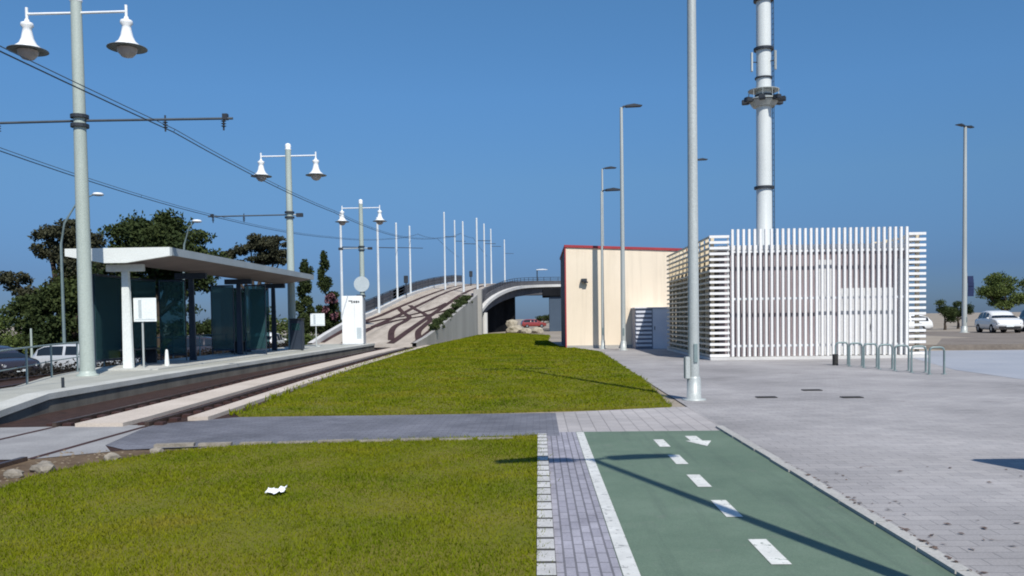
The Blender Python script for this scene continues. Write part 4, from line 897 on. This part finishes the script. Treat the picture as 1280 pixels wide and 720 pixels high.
for (x, yv, r, h), l in zip([(-23.5, 56, 1.3, 1.6), (-21.2, 57, 1.3, 1.8), (-19.2, 58, 1.2, 1.5), (-25.2, 48, 1.5, 1.5), (-33.3, 52, 1.5, 1.9), (-17.4, 62, 1.2, 1.3)], BL):
    tree('bush', l, (x, yv, Zs), [(0, 0, h*.6, r, r, h*.55), (r*.7, 0, h*.45, r*.7, r*.7, h*.45), (-r*.7, 0, h*.45, r*.7, r*.7, h*.4)], 'leafolive', 900, .16, .08, 5, .5, 'olive bushes behind the shelter')
for i, (x, yv, h, l) in enumerate([(-62, 92, 4.2, 'leftmost distant dark tree beyond the street'), (-54, 96, 3.4, 'distant dark tree right of the leftmost one beyond the street'), (-47, 90, 3.8, 'distant dark tree behind the windswept tree'), (-40, 95, 4.4, 'distant dark tree behind the near tram pole'), (-33, 98, 4.0, 'distant dark tree behind the shelter glass'), (-27, 104, 4.2, 'distant dark tree seen through the open shelter bay'), (-22, 110, 3.6, 'distant dark tree seen past the shelter end')]):
    tree('broadleaf_tree', l, (x, yv, Zs), [(0, 0, h*.62, 3.0, 2, h*.4), (-2.4, 0, h*.45, 2.2, 2, h*.36), (2.6, 0, h*.48, 2.4, 2, h*.38)], 'leafdark' if i % 2 else 'leafolive', 900, .34, .2, 5, .55, 'distant trees beyond the street')
# hedge beside the rear track
hm = []
for i in range(90):
    yv = 12+i*.55; x = -16.9+.2*math.sin(i*.9)-.03*max(0, yv-30); hm.append((x, yv, -.42, .75, .55, .66+.06*math.sin(i*1.7)))
me = trimesh('hedge', leaves(hm, 52000, .055), 'leafhedge', 4); hd = bpy.data.objects.new('hedge', me); COL.objects.link(hd); tag(hd, 'low dark hedge between the rear track and the parked cars', 'hedge')
# vegetation on the ramp side
BW = ['lowest', 'second lowest', 'third lowest', 'middle', 'third highest', 'second highest', 'highest']
for k, yv in enumerate((58, 61.5, 65, 69, 73, 77, 81)):
    q = .50+.07*(k % 3); p = dk(.945-.004*k, yv); tree('bush', BW[k]+' of the dark bushes along the right edge of the ramp', p, [(0, -1.2, q*.4, q, 1.3, q*.6), (0, .9, q*.45, q*.9, 1.5, q*.6), (.1, 2.2, q*.35, q*.8, 1.0, q*.5)], 'leafdark', 420, .13, .04, 4, .55, 'bushes on the ramp edge', False)
# right side trees
tree('broadleaf_tree', 'round green tree behind the teal car at the right edge', (44.3, 82, .2), [(0, 0, 4.0, 1.7, 1.7, 1.1), (-1.5, 0, 3.1, 1.1, 1.2, 1.0), (1.5, 0, 3.2, 1.3, 1.4, 1.1), (0, 0, 2.6, 1.7, 1.5, .9)], 'leafolive', 2200, .2, .2)
tree('bush', 'dark bush left of the car park lamp column', (33.0, 70, .2), [(0, 0, 1.7, .75, .8, .7), (.3, 0, 1.0, .8, .8, .7)], 'leafdark', 700, .14, .1, 5, .5, 'dark bushes in the car park'); tree('bush', 'dark bush behind the white car', (36.0, 74, .2), [(0, 0, 1.9, .9, .9, .8), (.8, 0, 1.5, .8, .8, .7), (-.7, 0, 1.4, .7, .7, .7)], 'leafdark', 800, .14, .1, 5, .5, 'dark bushes in the car park')
# trees seen through the flyover opening
tree('bush', 'dark distant bush seen through the flyover opening', (1.0, 165, 0), [(0, 0, 1.8, 1.3, 1.2, 1.2), (1.6, 0, 1.2, 1.2, 1, 1.0)], 'leafdark', 500, .25, .15, 4, .5)

# ------------------------------------------------------------------ cars
def make_car(label, loc, rz, paint, L=4.2, W=1.74, H=1.48, wagon=False, van=False, group='parked cars'):
    t = thing('parked_car', label, 'car', loc, rz, group)
    hb = .92*H/1.48
    if van: roofline = [(-.5, 1.0), (-.49, H), (.26, H), (.40, H*.62), (.48, H*.52), (.5, .55)]
    top = []
    xs_ = [-.5, -.485, -.44, -.36, -.28, -.15, .0, .10, .20, .30, .40, .46, .49, .5]
    if van: rz_ = [H*.55, H*.82, H*.97, H, H, H, H, H*.985, H*.94, H*.70, H*.56, H*.50, H*.44, H*.36]
    elif wagon: rz_ = [H*.45, H*.68, H*.86, H*.97, H, H, H*.99, H*.95, H*.80, hb*1.02, hb*.97, hb*.90, hb*.78, hb*.6]
    else: rz_ = [H*.42, hb*.93, hb*1.06, H*.86, H*.96, H, H*.985, H*.93, H*.78, hb*1.03, hb*.97, hb*.90, hb*.78, hb*.6]
    bel = [min(z, hb) for z in rz_]
    prof = []; rows = []
    for x, zt, zb_ in zip(xs_, rz_, bel):
        ww = W/2*(1-.10*max(0, abs(x)*2-.75)**1*1.6); tw = ww*(.98 if zt <= hb*1.05 else .76)
        lo = .22 if abs(x) < .46 else .30
        half = [(ww*.90, lo), (ww, lo+.16), (ww*1.0, (lo+zb_)/2+.05), (ww*.965, zb_*.985), (lerp(ww*.965, tw, .9), lerp(zb_, zt, .92)), (tw*.80, zt), (0, zt+.012)]
        rows.append([(x*L, y_, z_) for y_, z_ in half]+[(x*L, -y_, z_) for y_, z_ in half[-2::-1]])
    n_ = len(rows[0]); mb = MB(); vs = [q for r_ in rows for q in r_]; fs = []
    for i in range(len(rows)-1):
        for k in range(n_-1): fs.append((i*n_+k, i*n_+k+1, (i+1)*n_+k+1, (i+1)*n_+k))
        fs.append((i*n_+n_-1, i*n_, (i+1)*n_, (i+1)*n_+n_-1))
    fs += [tuple(range(n_)), tuple((len(rows)-1)*n_+k for k in range(n_))]
    mb.add(vs, fs, True); body = obj('body', mb, paint, t)
    # glazing a little proud of the body
    def P(i, k, out=.012):
        q = Vector(rows[i][k]); return q
    lo_i, hi_i = (3 if not wagon and not van else 2), 8
    for sgn in (0, 1):
        gl = MB(); k1, k2 = (3, 4) if sgn == 0 else (n_-4, n_-5); sy = 1 if sgn == 0 else -1
        segs = [(lo_i, 5), (5, 6), (6, hi_i)] if not van else [(6, 8)]
        for (a_, b_) in segs:
            ids = list(range(a_, b_+1)); L_, U_ = [], []
            for i in ids:
                p, q = Vector(rows[i][k1]), Vector(rows[i][k2]); o_ = Vector((0, sy*.014, .004))
                L_.append(p.lerp(q, .12)+o_); U_.append(p.lerp(q, .90)+o_)
            if b_-a_ >= 1:
                L_[0] = L_[0].lerp(L_[1], .12); U_[0] = U_[0].lerp(U_[1], .12); L_[-1] = L_[-1].lerp(L_[-2], .08); U_[-1] = U_[-1].lerp(U_[-2], .08)
            gl.ribbon(L_, U_)
        obj('side_window', gl, 'carglass', t, recalc=True)
    def across(i, j, f0, f1, name):
        A_, B_ = rows[i], rows[j]; m_ = MB(); L_, U_ = [], []
        for k in range(4, n_-4):
            p, q = Vector(A_[k]), Vector(B_[k]); d_ = (q-p); nn = Vector((1 if i > 6 else -1, 0, .6)).normalized()*.016
            L_.append(p.lerp(q, f0)+nn); U_.append(p.lerp(q, f1)+nn)
        m_.ribbon(L_, U_); obj(name, m_, 'carglass', t)
    if not van: across(9, 8, .15, .98, 'windscreen')
    else: across(9, 8, .05, .95, 'windscreen')
    across(1 if wagon or van else 2, 2 if wagon or van else 3, .2, .95, 'rear_window')
    for sx in (-.30, .305):
        for sy in (-1, 1):
            c = (sx*L, sy*(W/2-.10), .31); ar_ = MB()
            wv = MB(); prof_ = [(.17, -.09), (.29, -.095), (.31, -.06), (.31, .06), (.29, .095), (.17, .09)]
            vs = []; fs = []
            N = 20
            for r_, o_ in prof_: vs += [(c[0]+r_*math.cos(2*PI*k/N), c[1]+o_+sy*.03, c[2]+r_*math.sin(2*PI*k/N)) for k in range(N)]
            for i in range(len(prof_)-1):
                for k in range(N): fs.append((i*N+k, i*N+(k+1) % N, (i+1)*N+(k+1) % N, (i+1)*N+k))
            wv.add(vs, fs, True); wh = obj('wheel', wv, 'rubber', t)
            rm = MB().tube([(c[0], c[1]+sy*.02, c[2]), (c[0], c[1]+sy*.105, c[2])], .19, 16); obj('rim', rm, 'rim', wh)
            am = MB().tube([(c[0], c[1]-sy*.1, c[2]+.02), (c[0], c[1]+sy*.085, c[2]+.02)], .37, 20); obj('wheel_arch', am, 'rubber', t)
    for sy in (-1, 1):
        obj('headlight', MB().box((.475*L, sy*W*.33, .66*H/1.48), (.14, .30, .13), -sy*.35), 'headlight', t, .03); obj('tail_light', MB().box((-.485*L, sy*W*.38, .82*H/1.48), (.08, .16, .22), sy*.2), 'carred', t, .02)
        obj('mirror', MB().box((.20*L, sy*(W/2+.07), .98*H/1.48), (.12, .16, .12)), paint, t, .03)
    obj('bumper', MB().box((.497*L, 0, .38), (.07, W*.80, .20)), 'rubber', t, .03); obj('number_plate', MB().box((.508*L, 0, .47), (.06, .46, .10)), 'signwhite', t)
    return t
make_car('white hatchback parked near the right edge beside the lamp column', (31.2, 58.6, .2), R(-98), 'carwhite', 3.9, 1.74, 1.5)
make_car('teal car cut off by the right edge of the photo', (34.6, 59.2, .2), R(-97), 'carteal', 4.3, 1.78, 1.62, True)
make_car('white estate car half hidden behind the right corner of the kiosk', (25.6, 61.5, .2), R(180), 'carwhite', 4.4, 1.74, 1.28, True)
make_car('silver car with dark windows left of the near tram pole', (-21.4, 39.5, Zs), R(0), 'carsilver', 4.5, 1.76, 1.46, True)
make_car('dark car at the far left edge behind the hedge', (-23.6, 36.0, Zs), R(-30), 'cardark', 4.3, 1.76, 1.50)
make_car('dark car parked behind the near part of the shelter', (-19.6, 49.5, Zs), R(10), 'cardark', 4.3, 1.76, 1.55, True)
make_car('white car glimpsed through the far shelter bay', (-19.4, 60.5, Zs), R(90), 'carwhite', 4.2, 1.74, 1.62)
make_car('red car seen through the flyover opening', (-.9, 150, -.02), R(12), 'carred', 4.3, 1.76, 1.5, True)
# street furniture at far sides
def street_lamp(label, loc, h, reach, r=.07):
    t = thing('street_lamp', label, 'street lamp', loc, 0, 'street lamps behind the platform')
    obj('post', MB().tube([(0, 0, 0), (0, 0, h*.72), (.1*reach, 0, h*.84), (.45*reach, 0, h*.96), (reach*.86, 0, h)], [r*1.3, r, r*.8, r*.6, r*.5], 10), 'rack', t)
    obj('lamp_head', MB().lathe([(0, -.08), (.24, -.04), (.30, .02), (.22, .10), (0, .13)], (reach, 0, h), 14), 'lampwhite', t)
street_lamp('curved arm street lamp left of the near tram pole', (-25.6, 45, Zs), 9.3, 2.1)
street_lamp('street lamp whose white head shows under the second pole bracket', (-21.5, 51, Zs), 8.5, .9)
t = thing('street_lamp', 'short white lamp post seen through the shelter bay', 'street lamp', (-20.4, 55.5, Zs), 0, 'street lamps behind the platform')
obj('post', MB().tube([(0, 0, 0), (0, 0, 2.6)], .06, 8), 'polewhite', t); obj('lamp_head', MB().lathe([(.10, 0), (.55, .08), (.40, .20), (0, .34)], (0, 0, 2.5), 14), 'lampwhite', t)
pl0 = None
for (x, yv, h), l in zip([(-23.6, 43, 2.4), (-26.5, 43.5, 2.2), (-21.3, 46, 2.3)], ['pale slim post above the silver car', 'pale slim post at the far left edge', 'pale slim post behind the near tram pole']):
    o = obj('slim_post', MB().tube([(0, 0, 0), (0, 0, h)], [.07, .05], 8), 'polegreen'); tag(o, l, 'post', 'pale slim posts by the parked cars'); o.location = (x, yv, Zs)
bn = thing('banner', 'dark blue vertical banner on a slim pole right of the car park lamp', 'banner', (30.5, 61.5, .2))
obj('pole', MB().tube([(0, 0, 0), (0, 0, 4.2)], .05, 8), 'polegrey', bn); bp = MB()
for k in range(6): z0 = 2.55+k*.24; bp.box((.30+.03*math.sin(k), .03*math.sin(k*1.3), z0+.12), (.42, .03, .243))
obj('cloth', bp, 'cloth', bn)
for (x, yv, h), l in zip([(34.2, 60.5, 3.2), (26.9, 66, 4.0)], ['white slim pole between the white and teal cars', 'white slim pole above the white estate car']):
    o = obj('slim_post', MB().tube([(0, 0, 0), (0, 0, h)], [.06, .05], 8), 'polewhite'); tag(o, l, 'post', 'white slim poles in the car park'); o.location = (x, yv, .2)
